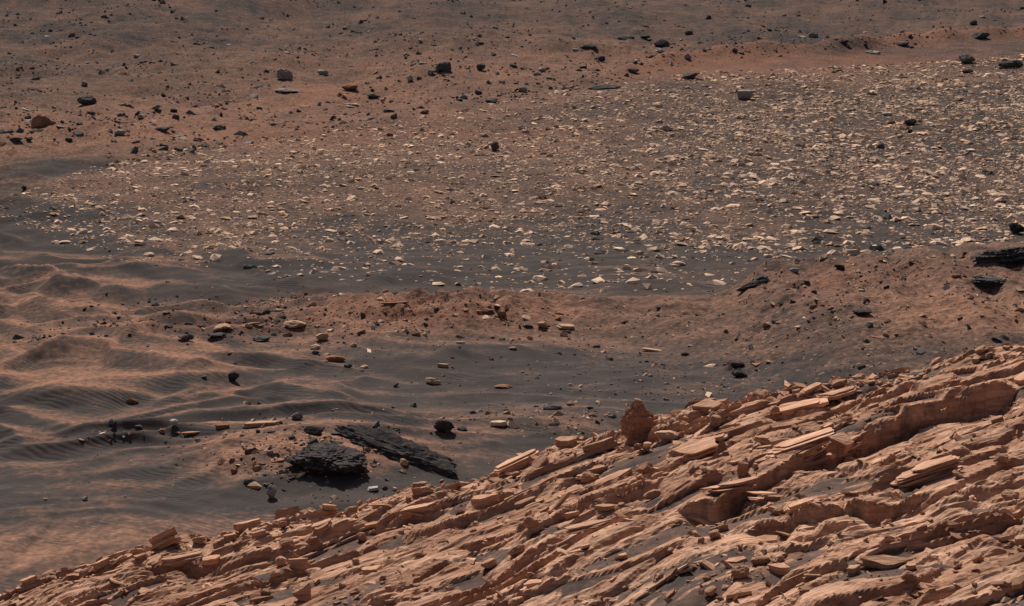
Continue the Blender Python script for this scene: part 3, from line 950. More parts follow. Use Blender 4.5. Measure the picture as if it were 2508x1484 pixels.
# stone field
put('grey_boulder', 'big flat topped grey green boulder standing on the upper stone field', 'boulder', 1822, 244, 37, 24, 'grey', 170, 4, flat_top=.55, planes=9, p_lo=.75, p_hi=1)
put('dark_rock', 'dark rock just behind the big flat topped boulder', 'rock', 1808, 227, 14, 8, 'dark', 171, 2)
put('grey_rock', 'flat grey wedge shaped rock in the middle of the stone field', 'rock', 1630, 320, 30, 15, 'grey', 172, 3)
put('grey_rock', 'dark grey jagged rock on the upper left stone field', 'rock', 1213, 370, 25, 18, 'dark', 173, 3)
put('grey_rock', 'grey rock on the upper edge of the stone field', 'rock', 1276, 318, 18, 9, 'grey', 174, 3)
put('grey_rock', 'flat grey rock up the slope from the wedge shaped rock', 'rock', 1738, 282, 20, 8, 'grey', 175, 3)
put('grey_rock', 'dark grey bench shaped rock on the right stone field', 'rock', 2175, 284, 26, 12, 'grey', 176, 3, flat_top=.5)
put('black_rock', 'black craggy rock with a ragged top on the right stone field', 'rock', 2232, 307, 28, 15, 'black', 177, 4, billow=.2)
put('black_rock', 'small black rock below the black craggy rock', 'rock', 2228, 326, 14, 11, 'black', 178, 2)
put('grey_rock', 'dark bluish rock leaning left on the right stone field', 'rock', 2158, 363, 20, 11, 'dark', 179, 3)
put('dark_rock', 'dark rock on the slope left of the big flat topped boulder', 'rock', 1733, 237, 17, 8, 'dark', 180, 2)
put('pale_boulder', 'bright yellowish boulder on the right stone field', 'rock', 2038, 296, 18, 11, 'pale', 181, 3)
put('dark_rock', 'black rock at the left end of the field by the sand', 'rock', 58, 466, 13, 9, 'black', 182, 2)
put('pale_rock', 'long pale rock lying highest of the row in the sand below the field', 'rock', 1660, 651, 38, 10, 'pale', 183, 3)
put('pale_rock', 'pale humped stone farthest left in the sand below the field', 'rock', 366, 628, 28, 10, 'pale', 184, 3)
put('pale_rock', 'long pale stone at the left tip of the stone field', 'rock', 158, 598, 30, 8, 'pale', 185, 3)
# far slope
FAR = [
    ('far_boulder', 'large rust topped boulder with a black underside on the far left', 'boulder', 108, 311, 66, 36, 'red', 4),
    ('grey_boulder', 'big grey boulder with a dark side near the upper left', 'boulder', 693, 196, 42, 28, 'grey', 4),
    ('grey_rock', 'pale grey layered block right of the big grey boulder', 'rock', 790, 184, 27, 15, 'grey', 3),
    ('black_boulder', 'black craggy boulder high on the far slope', 'boulder', 1090, 175, 38, 24, 'black', 4),
    ('dark_boulder', 'dark boulder with a pale top right of the black craggy boulder', 'boulder', 1178, 173, 26, 18, 'dark', 3),
    ('dark_rock', 'blue grey block on the edge of the far rubble', 'rock', 1205, 253, 30, 14, 'dark', 3),
    ('red_rock', 'long dark red ledge rock on the far slope', 'rock', 858, 223, 42, 14, 'red', 3),
    ('black_rock', 'black jagged rock pair at the top left', 'rock', 215, 256, 46, 20, 'black', 4),
    ('dark_rock', 'dark rock below the black jagged pair', 'rock', 222, 281, 26, 13, 'dark', 3),
    ('dark_rock', 'low dark ledge on the far left plain', 'rock', 400, 322, 40, 12, 'dark', 3),
    ('grey_rock', 'grey triangular rock on the far left plain', 'rock', 292, 332, 27, 17, 'grey', 3),
    ('dark_rock', 'dark rubbly rock at the right of the far left plain', 'rock', 540, 318, 32, 14, 'dark', 4),
    ('grey_rock', 'grey flat rock among the rubble left of the blue grey block', 'rock', 1137, 243, 24, 10, 'grey', 3),
    ('grey_rock', 'pale grey two tiered rock above the stone field', 'rock', 1283, 226, 22, 15, 'grey', 3),
    ('pale_mound', 'pale domed stone showing through the far soil', 'rock', 865, 262, 46, 11, 'tan', 3),
    ('dark_rock', 'dark rock right under the pale domed stone', 'rock', 1040, 280, 24, 10, 'dark', 3),
    ('dark_rock', 'dark grey rock left of the pale domed stone', 'rock', 915, 243, 32, 11, 'dark', 3),
    ('grey_rock', 'grey angular rock beside the step of dark soil', 'rock', 1328, 175, 20, 11, 'grey', 3),
    ('black_boulder', 'black overhanging boulder at the top of the far slope', 'boulder', 1620, 114, 36, 18, 'black', 4),
    ('grey_rock', 'grey rock below the black overhanging boulder', 'rock', 1614, 130, 24, 12, 'grey', 3),
    ('grey_rock', 'grey rock with a pale top beside the red bank', 'rock', 1685, 145, 18, 15, 'grey', 3),
    ('black_rock', 'black rubbly rock at the skyline of the far slope', 'rock', 1530, 99, 42, 13, 'black', 4),
    ('dark_rock', 'dark flat rock right of the black rubbly rock', 'rock', 1580, 95, 26, 9, 'dark', 3),
    ('dark_rock', 'dark rock highest on the far slope near its middle', 'rock', 1690, 84, 24, 10, 'dark', 3),
    ('dark_rock', 'dark broken outcrop on the red bank', 'outcrop', 1690, 194, 50, 15, 'dark', 4),
    ('dark_rock', 'long low dark outcrop at the edge of the stone field', 'outcrop', 1480, 219, 80, 11, 'dark', 4),
    ('dark_rock', 'black lumpy rock between the two dark outcrops', 'rock', 1552, 180, 28, 14, 'black', 3),
    ('grey_rock', 'light grey boulder at the top right of the far slope', 'boulder', 1992, 92, 24, 14, 'grey', 3),
    ('dark_rock', 'dark lens shaped rock on the smooth dark slope', 'rock', 2066, 109, 28, 11, 'dark', 3),
    ('black_rock', 'black rubbly heap rock near the right edge', 'outcrop', 2370, 157, 50, 22, 'black', 4),
    ('dark_rock', 'dark round boulder below the black rubbly heap', 'rock', 2372, 180, 26, 12, 'dark', 3),
    ('black_rock', 'black long rubbly outcrop at the right edge', 'outcrop', 2478, 167, 60, 20, 'black', 4),
    ('black_rock', 'black double rock at the upper right skyline', 'rock', 2400, 96, 44, 16, 'black', 4),
    ('dark_rock', 'dark rock cluster on the red bank toward the right', 'rock', 2210, 113, 40, 9, 'dark', 3),
    ('grey_rock', 'pale grey stones on the left end of the right red bank', 'rock', 2140, 133, 40, 8, 'grey', 3),
    ('dark_rock', 'dark rock left of the rust topped boulder', 'rock', 70, 295, 18, 10, 'dark', 3),
    ('dark_rock', 'dark rock below and left of the rust topped boulder', 'rock', 25, 327, 18, 10, 'dark', 3),
    ('dark_rock', 'dark rock low on the far left plain', 'rock', 72, 347, 16, 8, 'black', 3),
    ('dark_rock', 'black rock low in the middle of the far left plain', 'rock', 168, 347, 18, 9, 'black', 3),
    ('grey_rock', 'grey rock in the middle of the upper left rubble', 'rock', 345, 291, 20, 10, 'grey', 3),
    ('grey_rock', 'grey slab rock at the top of the upper left rubble', 'rock', 383, 267, 24, 10, 'grey', 3),
    ('dark_rock', 'dark slab rock right of the grey slab rock', 'rock', 425, 275, 20, 9, 'dark', 3),
    ('grey_rock', 'long grey slab on the slope under the big grey boulder', 'rock', 700, 231, 60, 10, 'grey', 3),
    ('grey_rock', 'grey chipped rock in the middle of the far slope', 'rock', 1005, 200, 14, 12, 'grey', 3),
    ('dark_rock', 'dark wedge rock on the upper right far slope', 'rock', 1440, 122, 44, 12, 'dark', 3),
    ('grey_rock', 'light grey stone left of the dark wedge rock', 'rock', 1410, 128, 16, 8, 'grey', 3),
    ('dark_rock', 'dark rubble rock on the middle of the upper far slope', 'rock', 1470, 150, 34, 12, 'dark', 3),
]
for i, (nm, lb, ct, u, v, w, h, mt, sub) in enumerate(FAR):
    kw = {}
    kw = dict(rough=.12)
    if mt == 'black': kw = dict(billow=.16, bfreq=5); mt = 'dark'
    put(nm, lb, ct, u, v, w * .92, h * .78, mt, 300 + i, sub, .85, sink=.28, roll=rng.uniform(-8, 8), planes=11, **kw)

# ------------------------------------------------------------------ the bedrock slope: named slabs
FG = [  # name, label, u, v, w, h, depth, yaw, tilt, roll, layers
    ('leaning_rock', 'long thick slab leaning up to the right on the edge of the slope', 1272, 1152, 150, 34, .45, 14, -8, -22, 5),
    ('flat_rock', 'short slab propped against the right end of the long leaning slab', 1325, 1142, 62, 16, .7, 30, 10, -34, 3),
    ('overhanging_rock', 'flat slab overhanging a black hollow in the middle of the slope', 1440, 1182, 66, 16, .9, 0, -6, -4, 3),
    ('tapering_rock', 'thick tapering slab with a dark left end below the crest', 1030, 1262, 110, 24, .5, 10, 0, -12, 4),
    ('jutting_rock', 'slab jutting toward the lower left with a black shadow under it', 790, 1300, 64, 12, .7, 25, -6, -16, 3),
    ('flat_rock', 'smooth pale slab right of the slab with the black shadow', 795, 1312, 50, 10, .6, 28, 4, -20, 2),
    ('flat_rock', 'large striped slab with a broken right end left of the dark sand hollow', 1510, 1172, 130, 24, .6, 18, -6, -20, 5),
    ('flat_rock', 'dark layered slab near the bottom with a torn left end', 1290, 1240, 60, 14, .6, 20, 0, -18, 3),
    ('flat_dark_rock', 'long overhanging dark slab near the lower left', 455, 1390, 150, 24, .35, 8, -4, -9, 4),
    ('flat_rock', 'pale slab just right of the long overhanging dark slab', 520, 1400, 70, 16, .6, 6, 0, -8, 3),
    ('crest_rock', 'rough slab sticking up on the crest at the lower left', 640, 1318, 62, 18, .5, 12, -5, -8, 3),
    ('crest_rock', 'slab perched on the far left crest', 75, 1436, 44, 18, .6, 8, 0, -18, 3),
    ('crest_rock', 'tan slab standing on the crest left of centre', 255, 1402, 60, 16, .5, 14, -6, -22, 3),
    ('flat_rock', 'thin flat plate near the upper right crest', 1860, 992, 130, 12, .6, 6, 0, -10, 2),
    ('flat_rock', 'orange ledge with a long shadow in the upper right', 1960, 1010, 170, 16, .5, 10, -3, -12, 3),
    ('flat_rock', 'orange plate ending at the upper right crest', 2050, 985, 120, 14, .6, 8, -3, -12, 3),
    ('flat_rock', 'flat plate with a shadowed front in the upper middle of the slope', 1740, 1092, 130, 10, .4, 12, -4, -10, 2),
    ('striped_rock', 'second striped rock face left of the brown pyramid stone', 1690, 1130, 190, 22, .5, 14, 8, -15, 4),
    ('flat_rock', 'small tilted slab on the striped bedrock face', 1695, 1150, 40, 12, .5, 50, 0, -30, 3),
    ('flat_rock', 'pale plate at the bottom beside the dark sand hollow', 1480, 1262, 70, 12, .6, 5, -5, -4, 2),
    ('flat_rock', 'dark block at the lower right of the sand drift', 1900, 1262, 60, 16, .6, -10, 0, 10, 3),
    ('flat_rock', 'long narrow splinter slab leaning in the centre of the slope', 1370, 1240, 110, 10, .18, 40, 0, -36, 2),
]
for i, (nm, lb, u, v, w, h, dp, yw, tl, rl, ly) in enumerate(FG):
    put_slab(nm, lb, u, v, w, h, 500 + i, 'slab', dp, yw, tl, rl, ly)

SPIRE = put('rock_spire', 'upright reddish rock spire with a pale tip on the slope crest', 'rock', 1562, 1088, 104, 86, 'red', 601, 5, .7, sink=.08, taper=.42, strata=3, rough=.24, planes=10, p_lo=.75, p_hi=1.1, box=3.2)
SPIRE.name = 'spire_body'
_root = link('rock_spire', None, SPIRE.location[:])
tag(_root, SPIRE['label'], 'rock')
for _k in ('label', 'category', 'kind'):
    del SPIRE[_k]
_d = SPIRE.data
_top = max(v_.co.z for v_ in _d.vertices)
_tv = [v_.co for v_ in _d.vertices if v_.co.z > _top * .93]
_tc = sum((Vector(c_) for c_ in _tv), Vector()) / len(_tv)
SPIRE.parent = _root; SPIRE.location = (0, 0, 0)
_P, _F = rock_shape(620, 3, (.062, .055, .05), planes=8, rough=.08)
link('pale_tip', tri_mesh('pale_tip', _P, _F, M['tan']), (_tc.x, _tc.y, _top - .075), (0, .2, .3), parent=_root)
put('rock_block', 'angular block leaning against the right side of the spire', 'rock', 1595, 1086, 22, 46, 'slab', 602, 3, .8, roll=14)
put('rock_block', 'pale topped angular block right of the spire', 'rock', 1630, 1076, 52, 28, 'slab', 603, 3, .8, planes=8, flat_top=.5)
put('rock_block', 'small dark block stacked at the foot of the spire', 'rock', 1585, 1104, 26, 14, 'slab', 604, 3)
put('dark_block', 'dark block in the sand hollow left of the striped face', 'rock', 1585, 1162, 52, 30, 'red', 605, 4, strata=4)
put('pyramid_stone', 'small brown pyramid stone standing on a sand patch', 'rock', 1768, 1108, 34, 32, 'red', 606, 3, taper=.8, planes=7, box=5, p_lo=.85, p_hi=1.1)
put('brown_rock', 'brown knobbly stone perched at the edge of the black ledge', 'rock', 1818, 1168, 36, 42, 'red', 607, 4, strata=3)
put('round_stone', 'round stone balanced on a dark block near the lower edge', 'stone', 1302, 1275, 20, 14, 'red', 608, 3)
put('rock_block', 'dark square block under the balanced round stone', 'rock', 1300, 1300, 32, 28, 'slab', 609, 3, planes=7, p_lo=.8, p_hi=1)
put('brown_stone', 'brown rounded stone at the lower left of the centre', 'stone', 885, 1328, 34, 22, 'red', 610, 3)
put('brown_stone', 'brown cracked stone left of the smooth pale slab', 'stone', 770, 1342, 40, 22, 'red', 611, 4, strata=3)
put('crusty_rock', 'crusty brown rock near the bottom edge', 'rock', 745, 1475, 60, 40, 'slab', 612, 4, strata=3)
put('rock_block', 'small reddish block with a flat face on the lower left slope', 'rock', 690, 1386, 28, 22, 'slab', 613, 3, planes=7)


def ledge(label, u, v, w, h, depth, n, seed, roll=-15, yaw=8, mat='slab'):
    """an outcrop of several plates, each plate a part"""
    x, y, z, mpp = hit(u, v)
    r0 = np.random.default_rng(seed)
    L = w * mpp; H = h * mpp
    root = link('rock_ledge', None, (x, y + L * depth * .4, z - .06 - H * .12), (math.radians(-3), math.radians(roll), math.radians(yaw)))
    tag(root, label, 'rock ledge')
    ts = r0.uniform(.4, 1.6, n); ts = ts / ts.sum() * H * 1.1
    zz = 0
    for k in range(n):
        l = L * r0.uniform(.55, 1.0); wd = L * depth * r0.uniform(.7, 1.05)
        P, F = slab_shape(seed * 10 + k, l, wd, ts[k] * 1.03, 2 if ts[k] < H / n else 4, 26)
        nm = 'base_layer' if k == 0 else 'cap_layer' if k == n - 1 else 'rock_layer'
        link(nm, tri_mesh(nm, P, F, M[mat]), ((L - l) * r0.uniform(-.5, .5), r0.normal() * .03 * L, zz),
             (r0.normal() * .012, r0.normal() * .012, r0.normal() * .06), parent=root)
        zz += ts[k]


put('dark_outcrop', 'dark jagged layered outcrop at the right end of the ridge crest', 'outcrop', 2465, 652, 130, 30, 'dark', 161, 5, .9, sink=.35, roll=-10, strata=4, billow=.16, bfreq=7, rough=.18, planes=18)
put('dark_outcrop', 'low dark layered outcrop below the ridge near the right picture edge', 'outcrop', 2440, 706, 130, 14, 'dark', 163, 5, .7, sink=.4, strata=4, billow=.14, bfreq=8, rough=.16, planes=18)
put('dark_outcrop', 'low dark rubbly crest rock on the left shoulder of the right hand ridge', 'outcrop', 1850, 704, 80, 10, 'dark', 188, 5, .6, sink=.4, roll=-14, billow=.16, bfreq=8, rough=.16, planes=18)
ledge('low red outcrop plates on the crest of the red mound', 960, 748, 90, 10, .4, 4, 85, -2, 6, 'red')
ledge('red outcrop plates on the right part of the red mound', 1180, 762, 80, 9, .4, 4, 86, 6, -4, 'red')
ledge('tan outcrop plates on the left part of the red mound', 620, 800, 90, 11, .4, 4, 87, -8, 8, 'red')
ledge('large dark layered ledge with a black front at the right of the slope', 1960, 1150, 300, 62, .35, 6, 71, -17, 12)
ledge('thin dark layered ledge below the large ledge', 1790, 1215, 170, 26, .35, 4, 72, -8, 8)
ledge('short stack of dark plates beside the grey sand drift', 1880, 1225, 110, 30, .4, 5, 73, 3, -4)
ledge('layered ledge with a black underside on the upper right rim of the large ledge', 2075, 1115, 120, 34, .4, 4, 74, -20, 14)
ledge('dark splintered plates at the lower right of the slope', 2010, 1262, 130, 24, .4, 4, 75, 8, -10)
ledge('dark layered plates near the bottom left of the sand drift', 1215, 1330, 100, 22, .4, 4, 76, -10, 10)
ledge('striped plates jutting out above the bottom edge', 1440, 1300, 160, 20, .4, 4, 77, -10, 8)
ledge('stepped plates far right on the near slope', 2280, 1180, 240, 50, .4, 5, 78, -16, 10)


LM = [(1822, 235, 'the flat topped boulder'), (1630, 315, 'the grey wedge rock'), (1213, 362, 'the dark jagged rock'), (1276, 315, 'the grey field-edge rock'),
      (2175, 280, 'the bench shaped rock'), (2232, 300, 'the black craggy rock'), (2158, 358, 'the leaning bluish rock'), (2038, 290, 'the yellowish boulder'),
      (1660, 648, 'the long pale rock'), (366, 626, 'the pale humped stone'), (158, 596, 'the long tip stone'), (58, 463, 'the black sand-edge rock'),
      (2490, 570, 'the black bushy rock'), (2057, 660, 'the black crest boulder'), (1945, 665, 'the grey shoulder rock'),
      (108, 300, 'the rust topped boulder'), (693, 185, 'the big grey boulder'), (1090, 165, 'the black craggy boulder'), (1205, 245, 'the blue grey block'),
      (858, 218, 'the long red ledge'), (215, 250, 'the black jagged pair'), (400, 318, 'the low dark ledge'), (292, 328, 'the grey triangular rock'),
      (540, 313, 'the dark rubbly rock'), (865, 258, 'the pale domed stone'), (1283, 220, 'the two tiered rock'), (1620, 108, 'the black overhanging boulder'),
      (1685, 140, 'the pale topped rock'), (1690, 190, 'the broken outcrop'), (1480, 215, 'the long low outcrop'), (1992, 87, 'the light grey boulder'),
      (2066, 106, 'the dark lens rock'), (2370, 150, 'the black rubbly heap'), (2478, 160, 'the long rubbly outcrop'), (2400, 92, 'the skyline double rock'),
      (800, 1130, 'the round black boulder'), (990, 1095, 'the long black slab'), (1082, 1050, 'the blocky black rock'), (1220, 1040, 'the cream white slab'),
      (638, 1040, 'the long pale plate'), (666, 1212, 'the grey layered rock'), (571, 928, 'the lone black rock'), (787, 826, 'the largest tan boulder'),
      (1227, 770, 'the round reddish rock'), (1058, 938, 'the domed tan rock'), (1085, 897, 'the long tan slab'), (1803, 898, 'the black lens rock'),
      (1600, 858, 'the narrow tan plate'), (2455, 640, 'the jagged ridge outcrop'), (2435, 700, 'the black layered ledge'), (2112, 772, 'the thin black ledge'),
      (458, 828, 'the black crumbly rock'), (1352, 1000, 'the grey flat topped rock'),
      (1272, 1130, 'the long leaning slab'), (1562, 1045, 'the rock spire'), (1440, 1165, 'the overhanging slab'), (1030, 1250, 'the thick tapering slab'),
      (790, 1290, 'the jutting slab'), (455, 1375, 'the overhanging dark slab'), (640, 1305, 'the rough crest slab'), (255, 1390, 'the standing crest slab'),
      (75, 1425, 'the far left crest slab'), (1510, 1160, 'the large striped slab'), (1860, 988, 'the thin flat plate'), (1960, 1130, 'the large dark ledge'),
      (1768, 1092, 'the pyramid stone'), (1818, 1147, 'the knobbly stone'), (1302, 1268, 'the balanced round stone'), (1880, 1215, 'the dark plate stack'),
      (2280, 1160, 'the far right plates'), 
      (745, 1455, 'the crusty brown rock')]
_to_label = []
ORD = ['nearest', 'second nearest', 'third nearest', 'fourth nearest', 'fifth nearest', 'sixth nearest', 'seventh nearest', 'eighth nearest', 'ninth nearest', 'tenth nearest', 'eleventh nearest', 'twelfth nearest', 'thirteenth nearest', 'fourteenth nearest', 'fifteenth nearest', 'sixteenth nearest', 'seventeenth nearest', 'eighteenth nearest', 'nineteenth nearest', 'twentieth nearest']


def label_by_neighbours():
    groups = {}
    for o, u, v, noun in _to_label:
        d, (lu, lv, ph) = min((((u - l[0]) ** 2 + (v - l[1]) ** 2) ** .5, l) for l in LM)
        a = math.degrees(math.atan2(lv - v, u - lu)) % 360
        way = ['right of', 'above and right of', 'above', 'above and left of', 'left of', 'below and left of', 'below', 'below and right of'][int((a + 22.5) // 45) % 8]
        groups.setdefault((noun, way, ph), []).append((d, o))
    for (noun, way, ph), lst in groups.items():
        lst.sort(key=lambda t: t[0])
        for i, (d, o) in enumerate(lst):
            n = ORD[i] if i < len(ORD) else 'far off'
            o['label'] = ('%s %s %s %s' % (n, noun, way, ph)) if i < len(ORD) else ('one of the farther %ss %s %s' % (noun, way, ph))


# ------------------------------------------------------------------ many slabs and chips on the bedrock slope
def clear_of(u, v, pad=1.0):
    return True


proto = [tri_mesh('flat_rock', *slab_shape(700 + i, 1, rng.uniform(.45, .8), rng.uniform(.14, .3), int(rng.integers(2, 5)), 15), M['slab']) for i in range(14)]
protob = [tri_mesh('rock_block', *rock_shape(740 + i, 3, (.5, .4, .26), planes=8, rough=.09, freq=3, p_lo=.62, p_hi=1.0, box=4, strata=3), M['slab']) for i in range(8)]
cnt = 0
LAB = {(0, 0): 'small layered slab lying on the lower left part of the orange slope', (1, 0): 'small layered slab lying on the middle part of the orange slope',
       (2, 0): 'small layered slab lying on the right part of the orange slope', (0, 1): 'small angular block lying on the lower left part of the orange slope',
       (1, 1): 'small angular block lying on the middle part of the orange slope', (2, 1): 'small angular block lying on the right part of the orange slope'}
GRP = {0: 'layered slabs littering the bedrock slope', 1: 'angular blocks littering the bedrock slope'}
while cnt < 500:
    y = rng.uniform(13.5, 24.4); x = rng.uniform(-.27, .27) * y
    if rng.random() < .35:
        y = 24.1 + rng.normal() * .35
        x = rng.uniform(-.26, .26) * y
    z, rk = bedrock_z(np.array([x]), np.array([y]), True)
    u, v = to_px(x, y, z[0])
    if v > PH + 20 or u < -20 or u > PW + 20:
        continue
    if rk[0] > .6 and rng.random() < .25:
        continue
    s = min(.075 * (1 + rng.pareto(1.7)), .46) * 1.15
    kind = 1 if rng.random() < .45 else 0
    me = (protob if kind else proto)[int(rng.integers(8 if kind else 14))]
    if kind: s = min(s * .7, .19)
    n = ground_normal(x, y, .25)
    q = Vector((0, 0, 1)).rotation_difference(n).to_matrix() @ Euler((rng.normal() * (.24 if s < .16 else .10) - .06, rng.normal() * (.22 if s < .16 else .08) - .05, rng.normal() * .5 + .25 + (math.pi if rng.random() < .5 else 0))).to_matrix()
    o = link('rock_block' if kind else 'flat_rock', me, (x, y, z[0] - s * .03), q.to_euler(), (s, s * rng.uniform(.7, 1.1), s * rng.uniform(.7, 1.3)))
    tag(o, LAB[(0 if u < 850 else 1 if u < 1600 else 2, kind)], 'rock slab' if kind == 0 else 'rock', GRP[kind])
    _to_label.append((o, float(u), float(v), ('small angular block' if kind else 'thin slab') if s < .11 else ('large angular block' if kind else 'broad slab')))
    cnt += 1


# ------------------------------------------------------------------ scattered stones
hulls = [lens_shape(900 + i, (1, rng.uniform(.55, .95), rng.uniform(.30, .58)), int(rng.integers(5, 8)), int(rng.integers(2, 4))) for i in range(24)]
blocky = [hull_shape(940 + i, (1, rng.uniform(.65, .95), rng.uniform(.45, .8)), int(rng.integers(9, 14))) for i in range(16)]


NOUN = {'slab': 'orange', 'pale': 'pale cream', 'dark': 'dark grey', 'grey': 'light grey', 'red': 'reddish', 'tan': 'tan'}


def scatter(name, group, label_of, cat, xs, ys, sizes, shapes, mats, single_mat, n_single, tints, stuff_name, stuff_label, tilt=.16, yaw_s=.6, mat_pick=None, zs=None):
    xs = np.asarray(xs); ys = np.asarray(ys); sizes = np.asarray(sizes)
    z = land_z(xs, ys)
    show = sizes / ys
    u, v = to_px(xs, ys, z)
    vis = (u > -30) & (u < PW + 30) & (v > -5) & (v < PH + 20)
    order = np.argsort(-(show * vis))
    singles = order[:n_single]; rest = order[n_single:]
    meshes = {}
    for i in singles:
        k = int(rng.integers(len(shapes)))
        mk = single_mat if mat_pick is None else mat_pick(i)
        if (k, mk) not in meshes:
            P, F = shapes[k]
            meshes[(k, mk)] = tri_mesh(name, P, F, M[mk])
        s = sizes[i]
        o = link(name, meshes[(k, mk)], (xs[i], ys[i], z[i] - s * .05), (rng.normal() * tilt, rng.normal() * tilt, rng.normal() * yaw_s),
                 (s * rng.uniform(.85, 1.25), s * rng.uniform(.8, 1.1), s * rng.uniform(.7, 1.2)))
        tag(o, label_of(u[i], v[i]), cat, group)
        _to_label.append((o, float(u[i]), float(v[i]), NOUN.get(mk, '') + ' ' + cat))
    co = []; fa = []; ti = []; nb = 0
    for i in rest:
        P, F = shapes[int(rng.integers(len(shapes)))]
        s = sizes[i]
        R = np.array(Euler((rng.normal() * tilt, rng.normal() * tilt, rng.normal() * yaw_s)).to_matrix())
        Q = (P * (s * rng.uniform(.85, 1.25), s * rng.uniform(.8, 1.1), s * rng.uniform(.7, 1.2))) @ R.T + (xs[i], ys[i], z[i] - s * .05)
        co.append(Q); fa.append(F + nb); nb += len(Q)
        t = tints(i)
        ti.append(np.tile(np.array([t[0], t[1], t[2], 1.0]), (len(Q), 1)))
    if co:
        me = tri_mesh(stuff_name, np.vstack(co), np.vstack(fa), M[mats], np.vstack(ti))
        tag(link(stuff_name, me), stuff_label, cat + 's', kind='stuff')


# pale stones of the field
FIELD_PX = [(-40, 520), (60, 470), (250, 400), (420, 365), (700, 330), (1000, 290), (1300, 235), (1500, 200), (1750, 172), (2000, 165), (2300, 150), (2560, 130),
            (2560, 560), (2440, 600), (2200, 625), (1950, 650), (1800, 690), (1600, 720), (1400, 722), (1200, 722), (1000, 690), (760, 690), (600, 670), (420, 650), (230, 640), (120, 590), (70, 560)]


def in_poly(u, v, poly):
    c = np.zeros(len(u), bool)
    for (x1, y1), (x2, y2) in zip(poly, poly[1:] + poly[:1]):
        hitm = ((y1 > v) != (y2 > v)) & (u < (x2 - x1) * (v - y1) / (y2 - y1 + 1e-9) + x1)
        c ^= hitm
    return c


def sample_field(n):
    X = rng.uniform(-34, 40, n * 9); Y = rng.uniform(56, 140, n * 9)
    Z = ground_z(X, Y, False)
    u, v = to_px(X, Y, Z)
    k = in_poly(u, v, FIELD_PX)
    X, Y, u, v = X[k], Y[k], u[k], v[k]
    dens = 1.0 - .82 * sm(550, 650, v) - .4 * (1 - sm(170, 300, v - (2508 - u) * .06)) - .25 * (1 - sm(60, 360, u))
    dens = dens * (.6 + .6 * np.clip(fbm2(X / 5, Y / 6, 3, 101) + .5, 0, 1.1)) * (.5 + 1.1 * np.clip(fbm2(X / .9, Y / 1.1, 2, 103) + .35, 0, 1))
    dens = np.clip(dens, .04, 1)
    k = rng.random(len(X)) < dens
    return X[k][:n], Y[k][:n], u[k][:n], v[k][:n]


fx, fy, fu, fv = sample_field(37000)
fs = np.minimum(.049 * (1 + rng.pareto(2.2, len(fx))), .28) * (1 + .35 * sm(560, 660, fv)) * (.85 + .25 * sm(1000, 2300, fu)) * 1.0
print('FIELD', len(fx))
fdark = rng.random(len(fx)) < .04


def field_label(u, v):
    c = 'left' if u < 800 else 'middle' if u < 1700 else 'right'
    return {'left': 'pale tan stone lying on the left part of the stone field', 'middle': 'pale tan stone lying on the middle part of the stone field',
            'right': 'pale tan stone lying on the right part of the stone field'}[c] if v < 600 else 'pale tan stone lying in the dark sand below the stone field'


def field_tint(i):
    if fdark[i]:
        return (.22, .2, .2)
    b = rng.uniform(.45, 1.15)
    w = rng.uniform(-.08, .08)
    return (b, b * (.96 + w * .4), b * (.93 + w))


scatter('pale_stone', 'pale stones scattered over the field', field_label, 'stone', fx, fy, fs, hulls, 'pale_many', 'pale', 300, field_tint,
        'field_stones', 'countless small pale stones covering the hillside', mat_pick=lambda i: 'dark' if fdark[i] else 'pale')


# rubble of the far slope
def far_points(n):
    Y = 1 / rng.uniform(1 / 330, 1 / 78, n * 8); X = rng.uniform(-.27, .27, n * 8) * Y
    Z = ground_z(X, Y, False); u, v = to_px(X, Y, Z)
    t = Y - crest_y(X)
    bk_ = .9 * np.exp(-((t - 1) / 4) ** 2) * (X > 2)
    k = (t > -3) & (rng.random(len(X)) < np.clip(.33 + .7 * fbm2(X / 6, Y / 9, 3, 111) + bk_, .03, 1)) & ~((u < 260) & (v > 365) & (v < 440))
    return X[k][:n], Y[k][:n]


bx, by = far_points(10500)
bs = np.minimum(.07 * (1 + rng.pareto(2.2, len(bx))), .36)
bk = rng.random(len(bx))
scatter('far_rock', 'rocks strewn over the far slope', lambda u, v: 'dark angular rock among the rubble of the far left slope' if u < 1250 else 'dark angular rock among the rubble of the far right slope',
        'rock', bx, by, bs, blocky, 'dark_many', 'dark', 260, lambda i: (lambda b: tuple(b * c for c in ((1.0, .96, .95) if bk[i] < .65 else (1.7, 1.2, 1.0))))(rng.uniform(.55, 1.5)),
        'far_rubble', 'fine dark rubble covering the far slope', tilt=.3, yaw_s=2, mat_pick=lambda i: 'dark' if bk[i] < .55 else 'grey' if bk[i] < .8 else 'red')


# stones on the mound and ridge, gravelly ground before it
def mid_points(n, fn):
    Y = rng.uniform(34, 60, n * 14); X = rng.uniform(-.26, .26, n * 14) * Y
    Z = ground_z(X, Y, False); u, v = to_px(X, Y, Z)
    k = rng.random(len(X)) < fn(X, Y, u, v)
    return X[k][:n], Y[k][:n]


